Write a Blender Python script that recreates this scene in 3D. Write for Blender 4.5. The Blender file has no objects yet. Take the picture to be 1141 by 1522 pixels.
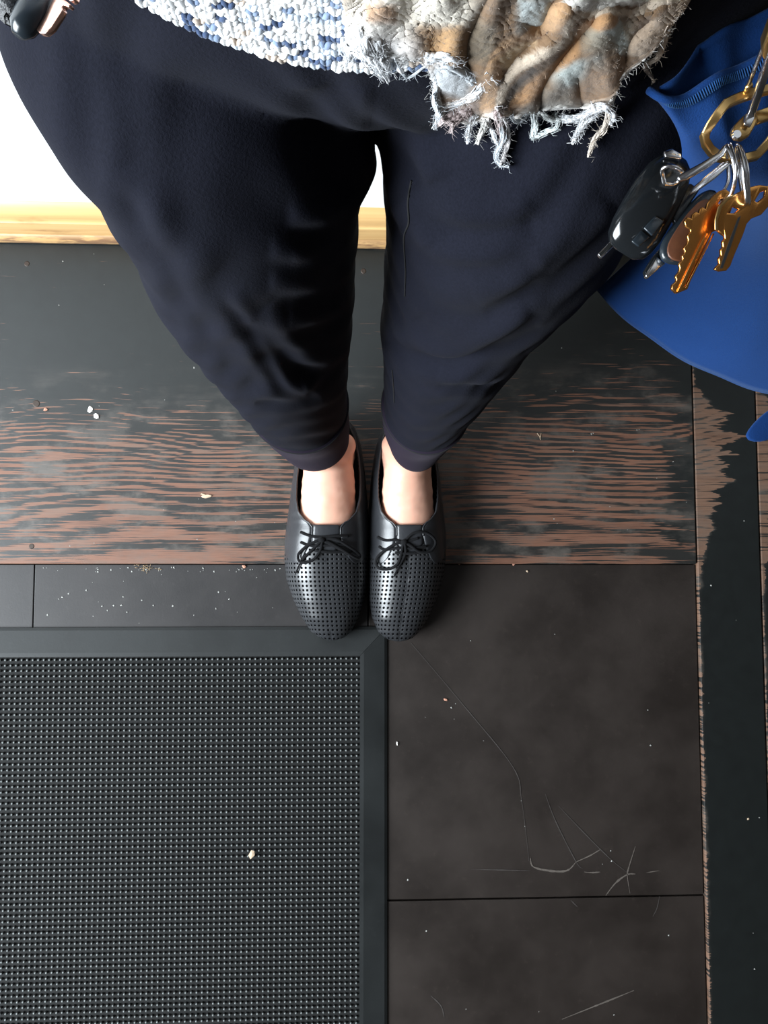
import bpy, bmesh, math, random
import numpy as np
from mathutils import Vector, Matrix, Euler
from mathutils.bvhtree import BVHTree

random.seed(7); rng = np.random.default_rng(7)
S = bpy.context.scene
COL = S.collection

# ------------------------------------------------------------------ camera
F, CX, CY, H = 1231.0, 570.5, 761.0, 1.15
CAM = Vector((0, 0, H))
ROT = Euler((math.radians(4.0), math.radians(-2.5), 0.0), 'XYZ')
cd = bpy.data.cameras.new('camera'); cam = bpy.data.objects.new('camera', cd); COL.objects.link(cam)
cam.location = CAM; cam.rotation_euler = ROT
cd.sensor_fit = 'VERTICAL'; cd.sensor_height = 36.0; cd.lens = F / 1522 * 36.0
cd.clip_start = 0.01; cd.clip_end = 60
S.camera = cam
S.view_settings.view_transform = 'Standard'; S.view_settings.look = 'None'
S.view_settings.exposure = 0.0; S.view_settings.gamma = 1.0; S.view_settings.use_curve_mapping = False

# ------------------------------------------------------------------ light
W = bpy.data.worlds.new('world'); S.world = W; W.use_nodes = True
bg = W.node_tree.nodes['Background']
bg.inputs[0].default_value = (1.0, 0.96, 0.92, 1); bg.inputs[1].default_value = 0.08


def area(name, loc, target, sx, sy, power, col):
    l = bpy.data.lights.new(name, 'AREA'); l.shape = 'RECTANGLE'; l.size = sx; l.size_y = sy
    l.energy = power; l.color = col
    o = bpy.data.objects.new(name, l); COL.objects.link(o); o.location = loc
    o.rotation_euler = (Vector(target) - Vector(loc)).to_track_quat('-Z', 'Y').to_euler()
    return o


area('window_daylight', (-1.65, -0.50, 1.15), (0.0, 0.10, 0.1), 1.2, 1.3, 165, (0.86, 0.94, 1.0))

# ------------------------------------------------------------------ projection helpers
RM = ROT.to_matrix()


def ray(px, py):
    return (RM @ Vector((px - CX, -(py - CY), -F))).normalized()


KOFF = 0.0


def U(px, py, d):                       # point that lies d metres below the lens, seen at a pixel of the photograph
    v = ray(px, py)
    return CAM + v * ((d + KOFF) / -v.z)


def Z(px, py, z):
    return U(px, py, H - z)


RMT = np.array(RM.transposed())


def proj_np(P):
    q = (P - np.array(CAM)) @ RMT.T
    return np.stack([CX + F * q[:, 0] / -q[:, 2], CY - F * q[:, 1] / -q[:, 2]], 1)


# ------------------------------------------------------------------ object helpers
def tag(o, label=None, cat=None, group=None, kind=None):
    if label: o['label'] = label
    if cat: o['category'] = cat
    if group: o['group'] = group
    if kind: o['kind'] = kind
    return o


def empty(name, loc=(0, 0, 0)):
    o = bpy.data.objects.new(name, None); COL.objects.link(o); o.location = loc; o.empty_display_size = .05
    return o


def link(name, me, mat=None, parent=None, smooth=True):
    o = bpy.data.objects.new(name, me); COL.objects.link(o)
    if mat is not None and not me.materials: me.materials.append(mat)
    if smooth is not None:
        me.polygons.foreach_set('use_smooth', [bool(smooth)] * len(me.polygons))
    if parent is not None:
        o.parent = parent
        o.matrix_parent_inverse = Matrix.Translation(parent.matrix_basis.translation).inverted() if parent.parent is None else \
            Matrix.Translation(world_loc(parent)).inverted()
    return o


def world_loc(o):
    return Vector((0, 0, 0)) if o is None else (o.matrix_basis.translation if o.parent is None else o.matrix_basis.translation)


def mk(name, verts, faces, mat, parent=None, smooth=True):
    me = bpy.data.meshes.new(name)
    me.from_pydata([tuple(v) for v in verts], [], faces)
    me.update()
    return link(name, me, mat, parent, smooth)


def bm_obj(name, bm, mat, parent=None, smooth=False):
    me = bpy.data.meshes.new(name); bm.normal_update(); bm.to_mesh(me); bm.free()
    return link(name, me, mat, parent, smooth)


def auto_smooth(o, deg=35):
    me = o.data
    me.polygons.foreach_set('use_smooth', [True] * len(me.polygons))
    bm = bmesh.new(); bm.from_mesh(me)
    for e in bm.edges:
        e.smooth = not (len(e.link_faces) == 2 and e.calc_face_angle(0) > math.radians(deg))
    bm.to_mesh(me); bm.free()


def catmull(pts, n, closed=False):
    P = [np.array(p, float) for p in pts]
    m = len(P); out = []
    segs = m if closed else m - 1
    for i in range(segs):
        if closed: a, b, c, d = P[(i - 1) % m], P[i], P[(i + 1) % m], P[(i + 2) % m]
        else: a, b, c, d = P[max(i - 1, 0)], P[i], P[i + 1], P[min(i + 2, m - 1)]
        for k in range(n):
            t = k / n
            out.append(.5 * (2 * b + (c - a) * t + (2 * a - 5 * b + 4 * c - d) * t * t + (3 * b - a - 3 * c + d) * t ** 3))
    if not closed: out.append(P[-1])
    return out


def tube_data(pts, r, seg=8, closed=False, flat=1.0, V0=0):
    P = [Vector(p) for p in pts]; n = len(P)
    rr = [r] * n if not hasattr(r, '__len__') else [r[min(int(i * (len(r) - 1) / max(n - 1, 1) + .5), len(r) - 1)] for i in range(n)]
    V, Fc = [], []
    up = None
    for i in range(n):
        t = (P[(i + 1) % n] - P[i - 1]) if closed else (P[min(i + 1, n - 1)] - P[max(i - 1, 0)])
        if t.length < 1e-9: t = Vector((0, 0, 1))
        t.normalize()
        if up is None:
            up = Vector((0, 0, 1)) if abs(t.z) < .9 else Vector((0, 1, 0))
        a = (up - t * up.dot(t))
        if a.length < 1e-6: a = Vector((1, 0, 0)) - t * t.x
        a.normalize(); up = a
        b = t.cross(a)
        for k in range(seg):
            th = 2 * math.pi * k / seg
            V.append(P[i] + (a * math.cos(th) * flat + b * math.sin(th)) * rr[i])
    rng_ = n if closed else n - 1
    for i in range(rng_):
        for k in range(seg):
            j = (i + 1) % n
            Fc.append((V0 + i * seg + k, V0 + i * seg + (k + 1) % seg, V0 + j * seg + (k + 1) % seg, V0 + j * seg + k))
    if not closed:
        Fc.append(tuple(V0 + k for k in reversed(range(seg))))
        Fc.append(tuple(V0 + (n - 1) * seg + k for k in range(seg)))
    return V, Fc


def tube(name, pts, r, mat, parent=None, seg=8, closed=False, flat=1.0):
    V, Fc = tube_data(pts, r, seg, closed, flat)
    return mk(name, V, Fc, mat, parent)


def box_bm(bm, lo, hi, bev=0):
    vs = [bm.verts.new((x, y, z)) for x in (lo[0], hi[0]) for y in (lo[1], hi[1]) for z in (lo[2], hi[2])]
    idx = [(0, 1, 3, 2), (4, 6, 7, 5), (0, 4, 5, 1), (2, 3, 7, 6), (0, 2, 6, 4), (1, 5, 7, 3)]
    fs = [bm.faces.new([vs[i] for i in f]) for f in idx]
    if bev:
        bmesh.ops.bevel(bm, geom=list({e for f in fs for e in f.edges}), offset=bev, segments=2, affect='EDGES', profile=.5)


def box(name, lo, hi, mat, parent=None, bev=0):
    bm = bmesh.new(); box_bm(bm, lo, hi, bev)
    return bm_obj(name, bm, mat, parent, False)


def plate(name, outline, depth, th, mat, parent=None, holes=(), bev=.0004):
    """a flat piece: an outline (and holes) laid out at its own depth, extruded to thickness th"""
    bm = bmesh.new(); edges = []
    for loop in [outline] + list(holes):
        vs = [bm.verts.new(U(x, y, depth(x, y))) for x, y in loop]
        edges += [bm.edges.new((vs[i], vs[(i + 1) % len(vs)])) for i in range(len(vs))]
    bmesh.ops.triangle_fill(bm, use_beauty=True, use_dissolve=True, edges=edges)
    bm.normal_update()
    fs = bm.faces[:]
    nrm = sum((f.normal * f.calc_area() for f in fs), Vector()).normalized()
    if nrm.z < 0:
        bmesh.ops.reverse_faces(bm, faces=fs); nrm = -nrm
    r = bmesh.ops.extrude_face_region(bm, geom=fs)
    nv = [g for g in r['geom'] if isinstance(g, bmesh.types.BMVert)]
    bmesh.ops.translate(bm, verts=nv, vec=nrm * th)
    bmesh.ops.recalc_face_normals(bm, faces=bm.faces[:])
    if bev:
        es = [e for e in bm.edges if len(e.link_faces) == 2 and e.calc_face_angle(0) > .9]
        bmesh.ops.bevel(bm, geom=es, offset=bev, segments=2, affect='EDGES', profile=.5)
    o = bm_obj(name, bm, mat, parent, True); auto_smooth(o, 50)
    return o


def remesh(name, V, Fc, voxel, mat, parent, smooth_it=8):
    o = mk('temporary_mesh', V, Fc, None)
    m = o.modifiers.new('r', 'REMESH'); m.mode = 'VOXEL'; m.voxel_size = voxel
    s = o.modifiers.new('s', 'SMOOTH'); s.iterations = smooth_it; s.factor = .5
    dg = bpy.context.evaluated_depsgraph_get(); dg.update()
    me = bpy.data.meshes.new_from_object(o.evaluated_get(dg))
    me.name = name; old = o.data
    bpy.data.objects.remove(o); bpy.data.meshes.remove(old)
    me.materials.clear()
    return link(name, me, mat, parent, True)


def get_np(me):
    a = np.empty(len(me.vertices) * 3); me.vertices.foreach_get('co', a)
    n = np.empty(len(me.vertices) * 3); me.vertices.foreach_get('normal', n)
    return a.reshape(-1, 3), n.reshape(-1, 3)


def set_np(me, P):
    me.vertices.foreach_set('co', P.reshape(-1)); me.update()


def poly_dist(Q, line):
    """distance of pixel points Q to a polyline and signed side (+ = above in the picture), and position along it"""
    L = np.array(line, float); best = np.full(len(Q), 1e9); side = np.zeros(len(Q)); along = np.zeros(len(Q))
    for i in range(len(L) - 1):
        a, b = L[i], L[i + 1]; ab = b - a
        t = np.clip(((Q - a) @ ab) / (ab @ ab), 0, 1)
        dv = Q - (a + t[:, None] * ab); d = np.linalg.norm(dv, axis=1)
        s = np.sign(dv[:, 1] * ab[0] - dv[:, 0] * ab[1])
        m = d < best
        best[m] = d[m]; side[m] = -s[m]; along[m] = ((i + t) / (len(L) - 1))[m]
    return best, side, along


# ------------------------------------------------------------------ material helpers
class NT:
    def __init__(self, name):
        self.m = bpy.data.materials.new(name); self.m.use_nodes = True
        self.t = self.m.node_tree; self.b = self.t.nodes['Principled BSDF']

    def n(self, typ, **kw):
        nd = self.t.nodes.new(typ)
        for k, v in kw.items():
            if k.startswith('i_'):
                key = k[2:]; nd.inputs[int(key) if key.isdigit() else key.replace('_', ' ')].default_value = v
            else: setattr(nd, k, v)
        return nd

    def l(self, a, b): self.t.links.new(a, b)

    def math(self, op, a, b=None, c=None, clamp=False):
        nd = self.n('ShaderNodeMath', operation=op); nd.use_clamp = clamp
        for i, v in enumerate((a, b, c)):
            if v is None: continue
            if isinstance(v, (int, float)): nd.inputs[i].default_value = v
            else: self.l(v, nd.inputs[i])
        return nd.outputs[0]

    def coord(self, out='Object', scale=(1, 1, 1), loc=(0, 0, 0), rot=(0, 0, 0)):
        tc = self.n('ShaderNodeTexCoord'); mp = self.n('ShaderNodeMapping')
        mp.inputs['Scale'].default_value = scale; mp.inputs['Location'].default_value = loc; mp.inputs['Rotation'].default_value = rot
        self.l(tc.outputs[out], mp.inputs[0]); return mp.outputs[0]

    def noise(self, vec, scale, detail=3, rough=.55, dist=0):
        nd = self.n('ShaderNodeTexNoise'); nd.inputs['Scale'].default_value = scale
        nd.inputs['Detail'].default_value = detail; nd.inputs['Roughness'].default_value = rough; nd.inputs['Distortion'].default_value = dist
        self.l(vec, nd.inputs['Vector']); return nd.outputs['Fac']

    def step(self, v, lo, hi, a=0.0, b=1.0):
        nd = self.n('ShaderNodeMapRange', interpolation_type='SMOOTHSTEP')
        nd.inputs[1].default_value = lo; nd.inputs[2].default_value = hi; nd.inputs[3].default_value = a; nd.inputs[4].default_value = b
        self.l(v, nd.inputs[0]); return nd.outputs[0]

    def mix(self, fac, a, b):
        nd = self.n('ShaderNodeMix', data_type='RGBA')
        for i, v in ((0, fac), (6, a), (7, b)):
            if isinstance(v, (int, float)): nd.inputs[i].default_value = v
            elif isinstance(v, tuple): nd.inputs[i].default_value = v + (1,) if len(v) == 3 else v
            else: self.l(v, nd.inputs[i])
        return nd.outputs[2]

    def ramp(self, v, stops):
        nd = self.n('ShaderNodeValToRGB'); cr = nd.color_ramp
        while len(cr.elements) < len(stops): cr.elements.new(.5)
        for e, (p, c) in zip(cr.elements, stops): e.position = p; e.color = c + (1,)
        self.l(v, nd.inputs[0]); return nd.outputs[0]

    def bump(self, h, strength, dist=.001):
        nd = self.n('ShaderNodeBump'); nd.inputs['Strength'].default_value = strength; nd.inputs['Distance'].default_value = dist
        self.l(h, nd.inputs['Height']); self.l(nd.outputs[0], self.b.inputs['Normal'])

    def base(self, c):
        if isinstance(c, tuple): self.b.inputs['Base Color'].default_value = c + (1,)
        else: self.l(c, self.b.inputs['Base Color'])

    def set(self, **kw):
        for k, v in kw.items():
            i = self.b.inputs[k.replace('_', ' ')]
            if isinstance(v, (int, float, tuple)): i.default_value = v
            else: self.l(v, i)


def simple(name, col, rough=.5, metal=0, nscale=0, namp=.25, bump=0, **kw):
    t = NT(name); t.set(Roughness=rough, Metallic=metal, **kw)
    if nscale:
        n = t.noise(t.coord(), nscale, 4)
        t.base(t.mix(n, tuple(c * (1 - namp) for c in col), tuple(min(c * (1 + namp), 1) for c in col)))
        if bump: t.bump(n, bump)
    else: t.base(col)
    return t.m


def fabric(name, col, col2, scale=900, sheen=.3, bump=.4, stretch=(1, 1, 1)):
    t = NT(name); c = t.coord(scale=stretch)
    n = t.noise(c, scale, 3, .7); n2 = t.noise(c, 14, 4)
    f = t.math('MULTIPLY_ADD', n, .75, t.math('MULTIPLY', n2, .35))
    t.base(t.mix(f, col, col2)); t.set(Roughness=.95, Sheen_Weight=sheen, Sheen_Roughness=.45, Specular_IOR_Level=.1)
    t.b.inputs['Sheen Tint'].default_value = tuple(min(1, c * 6 + .3) for c in col2) + (1,)
    t.bump(n, bump, .0006); return t.m


# ---- worn painted plywood, grain along X
def worn_wood(name, y_edge, soft, kind='plank'):
    t = NT(name); tc = t.n('ShaderNodeTexCoord'); sep = t.n('ShaderNodeSeparateXYZ'); t.l(tc.outputs['Object'], sep.inputs[0])
    x, y = sep.outputs[0], sep.outputs[1]
    big = t.noise(t.coord(scale=(1.7, 4.5, 1), loc=(.4, 0, 0)), 1.0, 2, .5)
    med = t.noise(t.coord(scale=(5, 22, 1), loc=(3, 1, 0)), 1.0, 3, .55)
    yy = t.math('ADD', y, t.math('MULTIPLY', t.math('SUBTRACT', big, .5), .15))
    yy = t.math('ADD', yy, t.math('MULTIPLY', t.math('SUBTRACT', med, .5), .020))
    ph = t.math('ADD', t.math('MULTIPLY', yy, 165), t.math('MULTIPLY', t.math('MULTIPLY', yy, yy), 1900))
    s = t.math('MULTIPLY_ADD', t.math('SINE', ph), .5, .5)
    streak = t.noise(t.coord(scale=(9, 420, 1)), 1.0, 3, .6)
    s = t.math('ADD', t.math('MULTIPLY', s, .50), t.math('MULTIPLY', t.step(streak, .25, .75), .80))          # ~0.1..1.2
    brk = t.noise(t.coord(scale=(16, 110, 1), loc=(5, 3, 0)), 1.0, 4, .65)
    s = t.math('ADD', s, t.math('MULTIPLY', t.math('SUBTRACT', brk, .5), .60))
    patch = t.noise(t.coord(scale=(6, 14, 1), loc=(8.3, 2.2, 0)), 1.0, 4, .6)
    edge = t.noise(t.coord(scale=(7, 60, 1), loc=(1, 7, 0)), 1.0, 4, .65)
    if kind == 'plank':
        w = t.step(t.math('SUBTRACT', t.math('ADD', y, t.math('MULTIPLY', t.math('SUBTRACT', edge, .5), .16)), t.step(x, .12, .42, 0.0, .065)), y_edge + soft, y_edge - soft)
        # painted rim left along the right-hand end
        w = t.math('MULTIPLY', w, t.step(t.math('ADD', x, t.math('ADD', t.math('MULTIPLY', t.math('SUBTRACT', patch, .5), .30), t.math('MULTIPLY', t.math('SUBTRACT', edge, .5), .22))), .485, .44, .25, 1.0))
        thr = t.math('SUBTRACT', 1.28, t.math('MULTIPLY', w, t.math('MULTIPLY_ADD', patch, 1.15, .06)))
    else:
        # boards beside it: worn along their left edge only, further in beside the worn part of the plank
        near = t.step(y, -.05, .22, 0.0, 1.0)
        nearb = t.step(y, .27, .20, 0.0, 1.0)
        width = t.math('MULTIPLY_ADD', t.math('MULTIPLY', near, nearb), .062, .004)
        xe = t.math('SUBTRACT', x, kind)
        xe = t.math('SUBTRACT', xe, t.math('MULTIPLY', width, t.math('MULTIPLY_ADD', edge, 2.4, -.35)))
        w = t.step(xe, .004, -.004)
        thr = t.math('SUBTRACT', 1.6, t.math('MULTIPLY', w, 1.22))
    m = t.step(t.math('SUBTRACT', s, thr), -.07, .07)
    fine = t.noise(t.coord(scale=(30, 700, 1)), 1.0, 2)
    brown = t.mix(fine, (.085, .036, .021), (.19, .085, .050)) if kind == 'plank' else t.mix(fine, (.10, .050, .030), (.20, .115, .075))
    tone = t.noise(t.coord(scale=(8, 40, 1), loc=(2, 9, 0)), 1.0, 4, .6)
    brown = t.mix(t.step(tone, .48, .75, 0.0, .7), brown, (.105, .070, .052))
    brown = t.mix(t.step(tone, .52, .25, 0.0, .6), brown, (.055, .024, .014))
    scn = t.noise(t.coord(scale=(11, 20, 1), loc=(4, 4, 0)), 1.0, 5, .65)
    scuff = t.math('MULTIPLY', t.step(scn, .47, .66), w)
    pn = t.noise(t.coord(), 60, 4)
    paint = t.mix(pn, (.0038, .0048, .0048), (.0085, .0108, .0106))
    paint = t.mix(t.math('MULTIPLY', scuff, .75), paint, (.085, .075, .066))
    paint = t.mix(t.math('MULTIPLY', w, .22), paint, (.05, .042, .037))
    c = t.mix(m, paint, brown)
    c = t.mix(t.math('MULTIPLY', scuff, .35), c, (.10, .085, .072))
    t.base(c)
    t.set(Roughness=t.math('MULTIPLY_ADD', m, .25, .40), Specular_IOR_Level=.5)
    t.bump(t.math('ADD', t.math('MULTIPLY', m, -.6), t.math('MULTIPLY', pn, .5)), .35, .0008)
    return t.m


def tile_mat(name, a, b, rough=.5):
    t = NT(name); c = t.coord()
    n = t.noise(c, 7, 5, .6); n2 = t.noise(c, 90, 4, .7); n3 = t.noise(c, 420, 2)
    col = t.mix(t.step(n, .3, .7), a, b)
    col = t.mix(t.math('MULTIPLY', t.step(n2, .55, .8), .35), col, tuple(x * 1.9 for x in b))
    t.base(col); t.set(Roughness=t.math('MULTIPLY_ADD', n, .25, rough - .12), Specular_IOR_Level=.35)
    t.bump(t.math('ADD', n3, n2), .12, .0005)
    return t.m


def pine():
    t = NT('varnished_pine'); g = t.noise(t.coord(scale=(3, 120, 160)), 1.0, 4, .6); b = t.noise(t.coord(scale=(14, 40, 60), loc=(2, 2, 2)), 1, 4)
    c = t.mix(g, (.50, .27, .095), (.74, .50, .23)); c = t.mix(t.math('MULTIPLY', t.step(b, .55, .8), .6), c, (.22, .09, .03))
    tc = t.n('ShaderNodeTexCoord'); sp = t.n('ShaderNodeSeparateXYZ'); t.l(tc.outputs['Object'], sp.inputs[0])
    foot_noise = t.noise(t.coord(scale=(22, 90, 90), loc=(1, 5, 3)), 1.0, 4, .65)
    c = t.mix(t.math('MULTIPLY', t.step(sp.outputs[2], .030, .018), t.step(foot_noise, .36, .58, .25, .9)), c, (.16, .085, .05))  # pine turns a darker brown in uneven streaks towards its foot
    t.base(c); t.set(Roughness=.35); return t.m


def skin():
    t = NT('skin'); n = t.noise(t.coord(), 30, 4); n2 = t.noise(t.coord(), 700, 2)
    t.base(t.mix(n, (.62, .32, .22), (.73, .42, .31))); t.set(Roughness=.5, Subsurface_Weight=.12, Subsurface_Scale=.02)
    t.b.inputs['Subsurface Radius'].default_value = (1, .35, .2); t.bump(n2, .08, .0004); return t.m


def leather_perf():
    t = NT('perforated_black_leather')
    uv = t.n('ShaderNodeTexCoord'); sep = t.n('ShaderNodeSeparateXYZ'); t.l(uv.outputs['UV'], sep.inputs[0])
    P = .0058
    fx = t.math('SUBTRACT', t.math('FRACT', t.math('DIVIDE', sep.outputs[0], P)), .5)
    fy = t.math('SUBTRACT', t.math('FRACT', t.math('DIVIDE', sep.outputs[1], P)), .5)
    d = t.math('POWER', t.math('ADD', t.math('POWER', t.math('ABSOLUTE', fx), 3), t.math('POWER', t.math('ABSOLUTE', fy), 3)), 1 / 3)
    hole = t.step(d, .28, .19)
    g = t.noise(t.coord(), 500, 3)
    t.base(t.mix(hole, t.mix(g, (.016, .017, .019), (.028, .029, .032)), (.0012, .0012, .0015)))
    t.set(Roughness=t.math('MULTIPLY_ADD', hole, .55, .33), Specular_IOR_Level=t.math('MULTIPLY_ADD', hole, -.6, .62))
    t.bump(t.math('ADD', t.math('MULTIPLY', hole, -1.0), t.math('MULTIPLY', g, .08)), .7, .0012)
    return t.m


def vcol(name, rough=.9, nscale=900, amp=.35, sheen=.2, bump=.4):
    t = NT(name); a = t.n('ShaderNodeAttribute'); a.attribute_name = 'tint'
    n = t.noise(t.coord(), nscale, 4, .7); n2 = t.noise(t.coord(), nscale / 7, 4, .6)
    f = t.math('MULTIPLY_ADD', n, amp, t.math('MULTIPLY_ADD', n2, amp, 1 - amp))
    mx = t.n('ShaderNodeVectorMath', operation='SCALE'); t.l(a.outputs['Color'], mx.inputs[0]); t.l(f, mx.inputs[3])
    t.base(mx.outputs[0]); t.set(Roughness=rough, Sheen_Weight=sheen, Specular_IOR_Level=.1)
    if bump: t.bump(t.math('ADD', n, n2), bump, .0016)
    return t.m


def set_tint(me, C):
    at = me.color_attributes.new('tint', 'FLOAT_COLOR', 'POINT')
    C = np.asarray(C, float)
    if C.shape[1] == 3: C = np.hstack([C, np.ones((len(C), 1))])
    at.data.foreach_set('color', C.reshape(-1))


M = {}
M['plank'] = worn_wood('worn_black_painted_wood', .205, .085)
M['tile'] = tile_mat('dark_brown_vinyl_tile', (.0100, .0070, .0056), (.0215, .0160, .0134))
M['tile_grey'] = tile_mat('dark_grey_vinyl_tile', (.0125, .0112, .0115), (.022, .0195, .0192))
M['subfloor'] = simple('dark_subfloor', (.004, .004, .004), .9, nscale=30)
M['wall'] = simple('white_wall_paint', (.86, .86, .85), .6, nscale=40, namp=.02)
M['pine'] = pine()
M['rubber'] = tile_mat('black_rubber', (.0055, .0066, .0068), (.0105, .0122, .0125), .55)
M['rubber_dark'] = simple('black_rubber_backing', (.0016, .0018, .0018), .9, nscale=200)
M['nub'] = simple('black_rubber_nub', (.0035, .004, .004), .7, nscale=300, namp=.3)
M['nub_top'] = simple('pale_rubber_nub_top', (.11, .12, .118), .5, nscale=300, namp=.35)  # nub caps are a much paler grey than the nub sides
M['skin'] = skin()
M['trousers'] = fabric('navy_black_jersey', (.0015, .0018, .0036), (.0088, .0096, .0170), 620, .03, .7)
M['cuff'] = fabric('ribbed_jersey_cuff', (.0065, .0048, .0092), (.0200, .0150, .0260), 1500, .08)
M['thread'] = simple('black_seam_thread', (.003, .003, .004), .9, nscale=500)
M['perf'] = leather_perf()
M['leather'] = simple('smooth_black_leather', (.020, .021, .024), .34, nscale=350, namp=.3, bump=.12)
M['leather_grain'] = simple('grained_black_leather', (.014, .014, .016), .33, nscale=900, namp=.5, bump=.8)
M['sole'] = simple('black_rubber_sole', (.010, .010, .010), .7, nscale=200)
M['lining'] = simple('shoe_lining', (.012, .010, .010), .8, nscale=200)
M['lace'] = fabric('black_cotton_lace', (.003, .003, .0035), (.012, .012, .013), 1600, .05)
M['scarf'] = vcol('brushed_wool_plaid', nscale=800, amp=.40, sheen=.15, bump=.35)
M['fringe'] = vcol('wool_fringe', nscale=1500, amp=.2, bump=.2)
M['knit'] = vcol('marled_chunky_yarn', nscale=1300, amp=.15, bump=.3)
M['knit_base'] = simple('knit_backing', (.10, .12, .17), .95, nscale=300)
M['blue'] = fabric('blue_cotton_canvas', (.0026, .015, .066), (.0085, .042, .16), 1300, .10, .6)
M['blue_thread'] = fabric('blue_stitching', (.010, .045, .14), (.025, .085, .24), 1300, .1)
M['brass'] = simple('worn_brass', (.62, .40, .16), .30, 1, 250, .15)
M['key_brass'] = simple('orange_brass', (.72, .33, .09), .27, 1, 250, .12)
M['steel'] = simple('polished_steel', (.60, .60, .62), .22, 1, 250, .1)
M['rose'] = simple('rose_gold', (.85, .52, .42), .22, 1, 250, .06)
M['plastic'] = simple('glossy_black_plastic', (.006, .007, .008), .14, nscale=60, namp=.2)
M['plastic_blue'] = simple('satin_black_plastic', (.012, .017, .022), .25, nscale=60, namp=.2)
M['brown_scale'] = simple('brown_wood_scale', (.075, .026, .011), .45, nscale=160, namp=.4)
M['chip'] = simple('white_paint_chip', (.75, .72, .68), .7, nscale=400, namp=.15)
M['crumb'] = simple('tan_crumb', (.48, .36, .25), .8, nscale=500, namp=.35)
M['pink'] = simple('pink_crumb', (.45, .22, .15), .8, nscale=500, namp=.35)
M['straw'] = simple('dry_straw', (.32, .22, .12), .8, nscale=500, namp=.35)
M['dust'] = simple('pale_dust', (.30, .30, .28), .9, nscale=500, namp=.4)
M['scratch'] = simple('scuff_mark', (.075, .062, .052), .8, nscale=700, namp=.6)
M['scratch_faint'] = simple('faint_scuff_mark', (.034, .028, .025), .7, nscale=700, namp=.6)
M['worn_edge'] = simple('bare_worn_edge', (.10, .078, .06), .8, nscale=260, namp=.6)
M['nail'] = simple('rusty_nail', (.035, .024, .018), .6, .4, 500, .5)

# ------------------------------------------------------------------ floor, wall, baseboard
PZ = .006                                             # plank surface; the tiles lie at 0
yW = Z(275, 362, PZ).y                                # foot of the baseboard
y_pl = Z(515, 838, PZ).y                              # front edge of the plywood plank
x_s1 = Z(1036, 838, PZ).x                             # joint between the plank and the first side board
x_s2 = Z(1127, 720, PZ).x
y_bot, x_l, x_r = -1.15, -1.35, 1.35
fl = box('floor', (x_l, y_bot, -.03), (x_r, yW + .03, -.012), M['subfloor'])
tag(fl, 'dark worn entry floor of painted plywood boards and vinyl tiles', 'floor', kind='structure')
g = .0011


def piece(name, lo, hi, mat, bev=.0012): return box(name, lo, hi, mat, fl, bev)


pl = piece('plank', (x_l, y_pl, -.012), (x_s1 - g, yW + .02, PZ), M['plank'])
tag(pl, 'black painted plywood plank worn to bare brown grain along its front')
M['board1'] = worn_wood('worn_black_board', .2, .05, x_s1)
M['board2'] = worn_wood('worn_black_outer_board', .2, .05, x_s2)
b1 = piece('plank', (x_s1 + g, y_bot, -.012), (x_s2 - g, yW + .02, PZ - .0005), M['board1'])
b2 = piece('plank', (x_s2 + g, y_bot, -.012), (x_r, yW + .02, PZ - .001), M['board2'])
x_t0 = Z(50, 890, 0).x; x_t1 = Z(547, 915, 0).x; y_t = Z(800, 1335, 0).y
T = []
xs_rows = [(y_t + g, y_pl - g, [x_t0 - .457 * 2, x_t0 - .457, x_t0, x_t1, x_s1]), (y_bot, y_t - g, [x_t0 - .457 * 2, x_t0 - .457, x_t0, x_t1, x_s1])]
for (ya, yb, xs) in xs_rows:
    for i in range(len(xs) - 1):
        T.append(piece('tile', (xs[i] + g * .6, ya, -.012), (xs[i + 1] - g * .6, yb, random.uniform(-.0004, 0)),
                       M['tile'] if i == 3 else M['tile_grey'], .0008))
big_tile, low_tile = T[3], T[7]

wb = box('wall_back', (x_l, yW + .020, -.03), (x_r, yW + .14, 2.5), M['wall'])
tag(wb, 'plain white painted wall above the pine baseboard', 'wall', kind='structure')
prof = [(.020, 0), (-.0005, 0), (-.004, .003), (-.004, .010), (-.0015, .0155), (.0010, .017), (.0022, .018), (.0022, .050), (.0028, .053), (.0050, .0545),
        (.0058, .056), (.0062, .062), (.0085, .071), (.0130, .078), (.0180, .082), (.020, .083)]
V, Fc = [], []
for x in (x_l, x_r):
    for (a, b) in prof: V.append((x, yW + a, PZ + b))
n = len(prof)
for i in range(n): Fc.append((i, (i + 1) % n, n + (i + 1) % n, n + i))
Fc += [tuple(range(n)), tuple(reversed(range(n, 2 * n)))]
bb = mk('baseboard_back', V, Fc, M['pine'], None, False); auto_smooth(bb, 40)
tag(bb, 'moulded varnished pine baseboard along the white wall', 'baseboard', kind='structure')

# knots and nail heads in the plank
for (px, py, r) in [(40, 392, .0042), (540, 403, .0042), (54, 600, .0055), (47, 812, .004)]:
    c = Z(px, py, PZ); pts = []
    bm = bmesh.new()
    bmesh.ops.create_cone(bm, cap_ends=True, segments=14, radius1=r, radius2=r * .7, depth=.0009)
    bmesh.ops.translate(bm, verts=bm.verts, vec=(c.x, c.y, PZ + .0002))
    bm_obj('nail_head', bm, M['nail'], pl, False)


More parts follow.
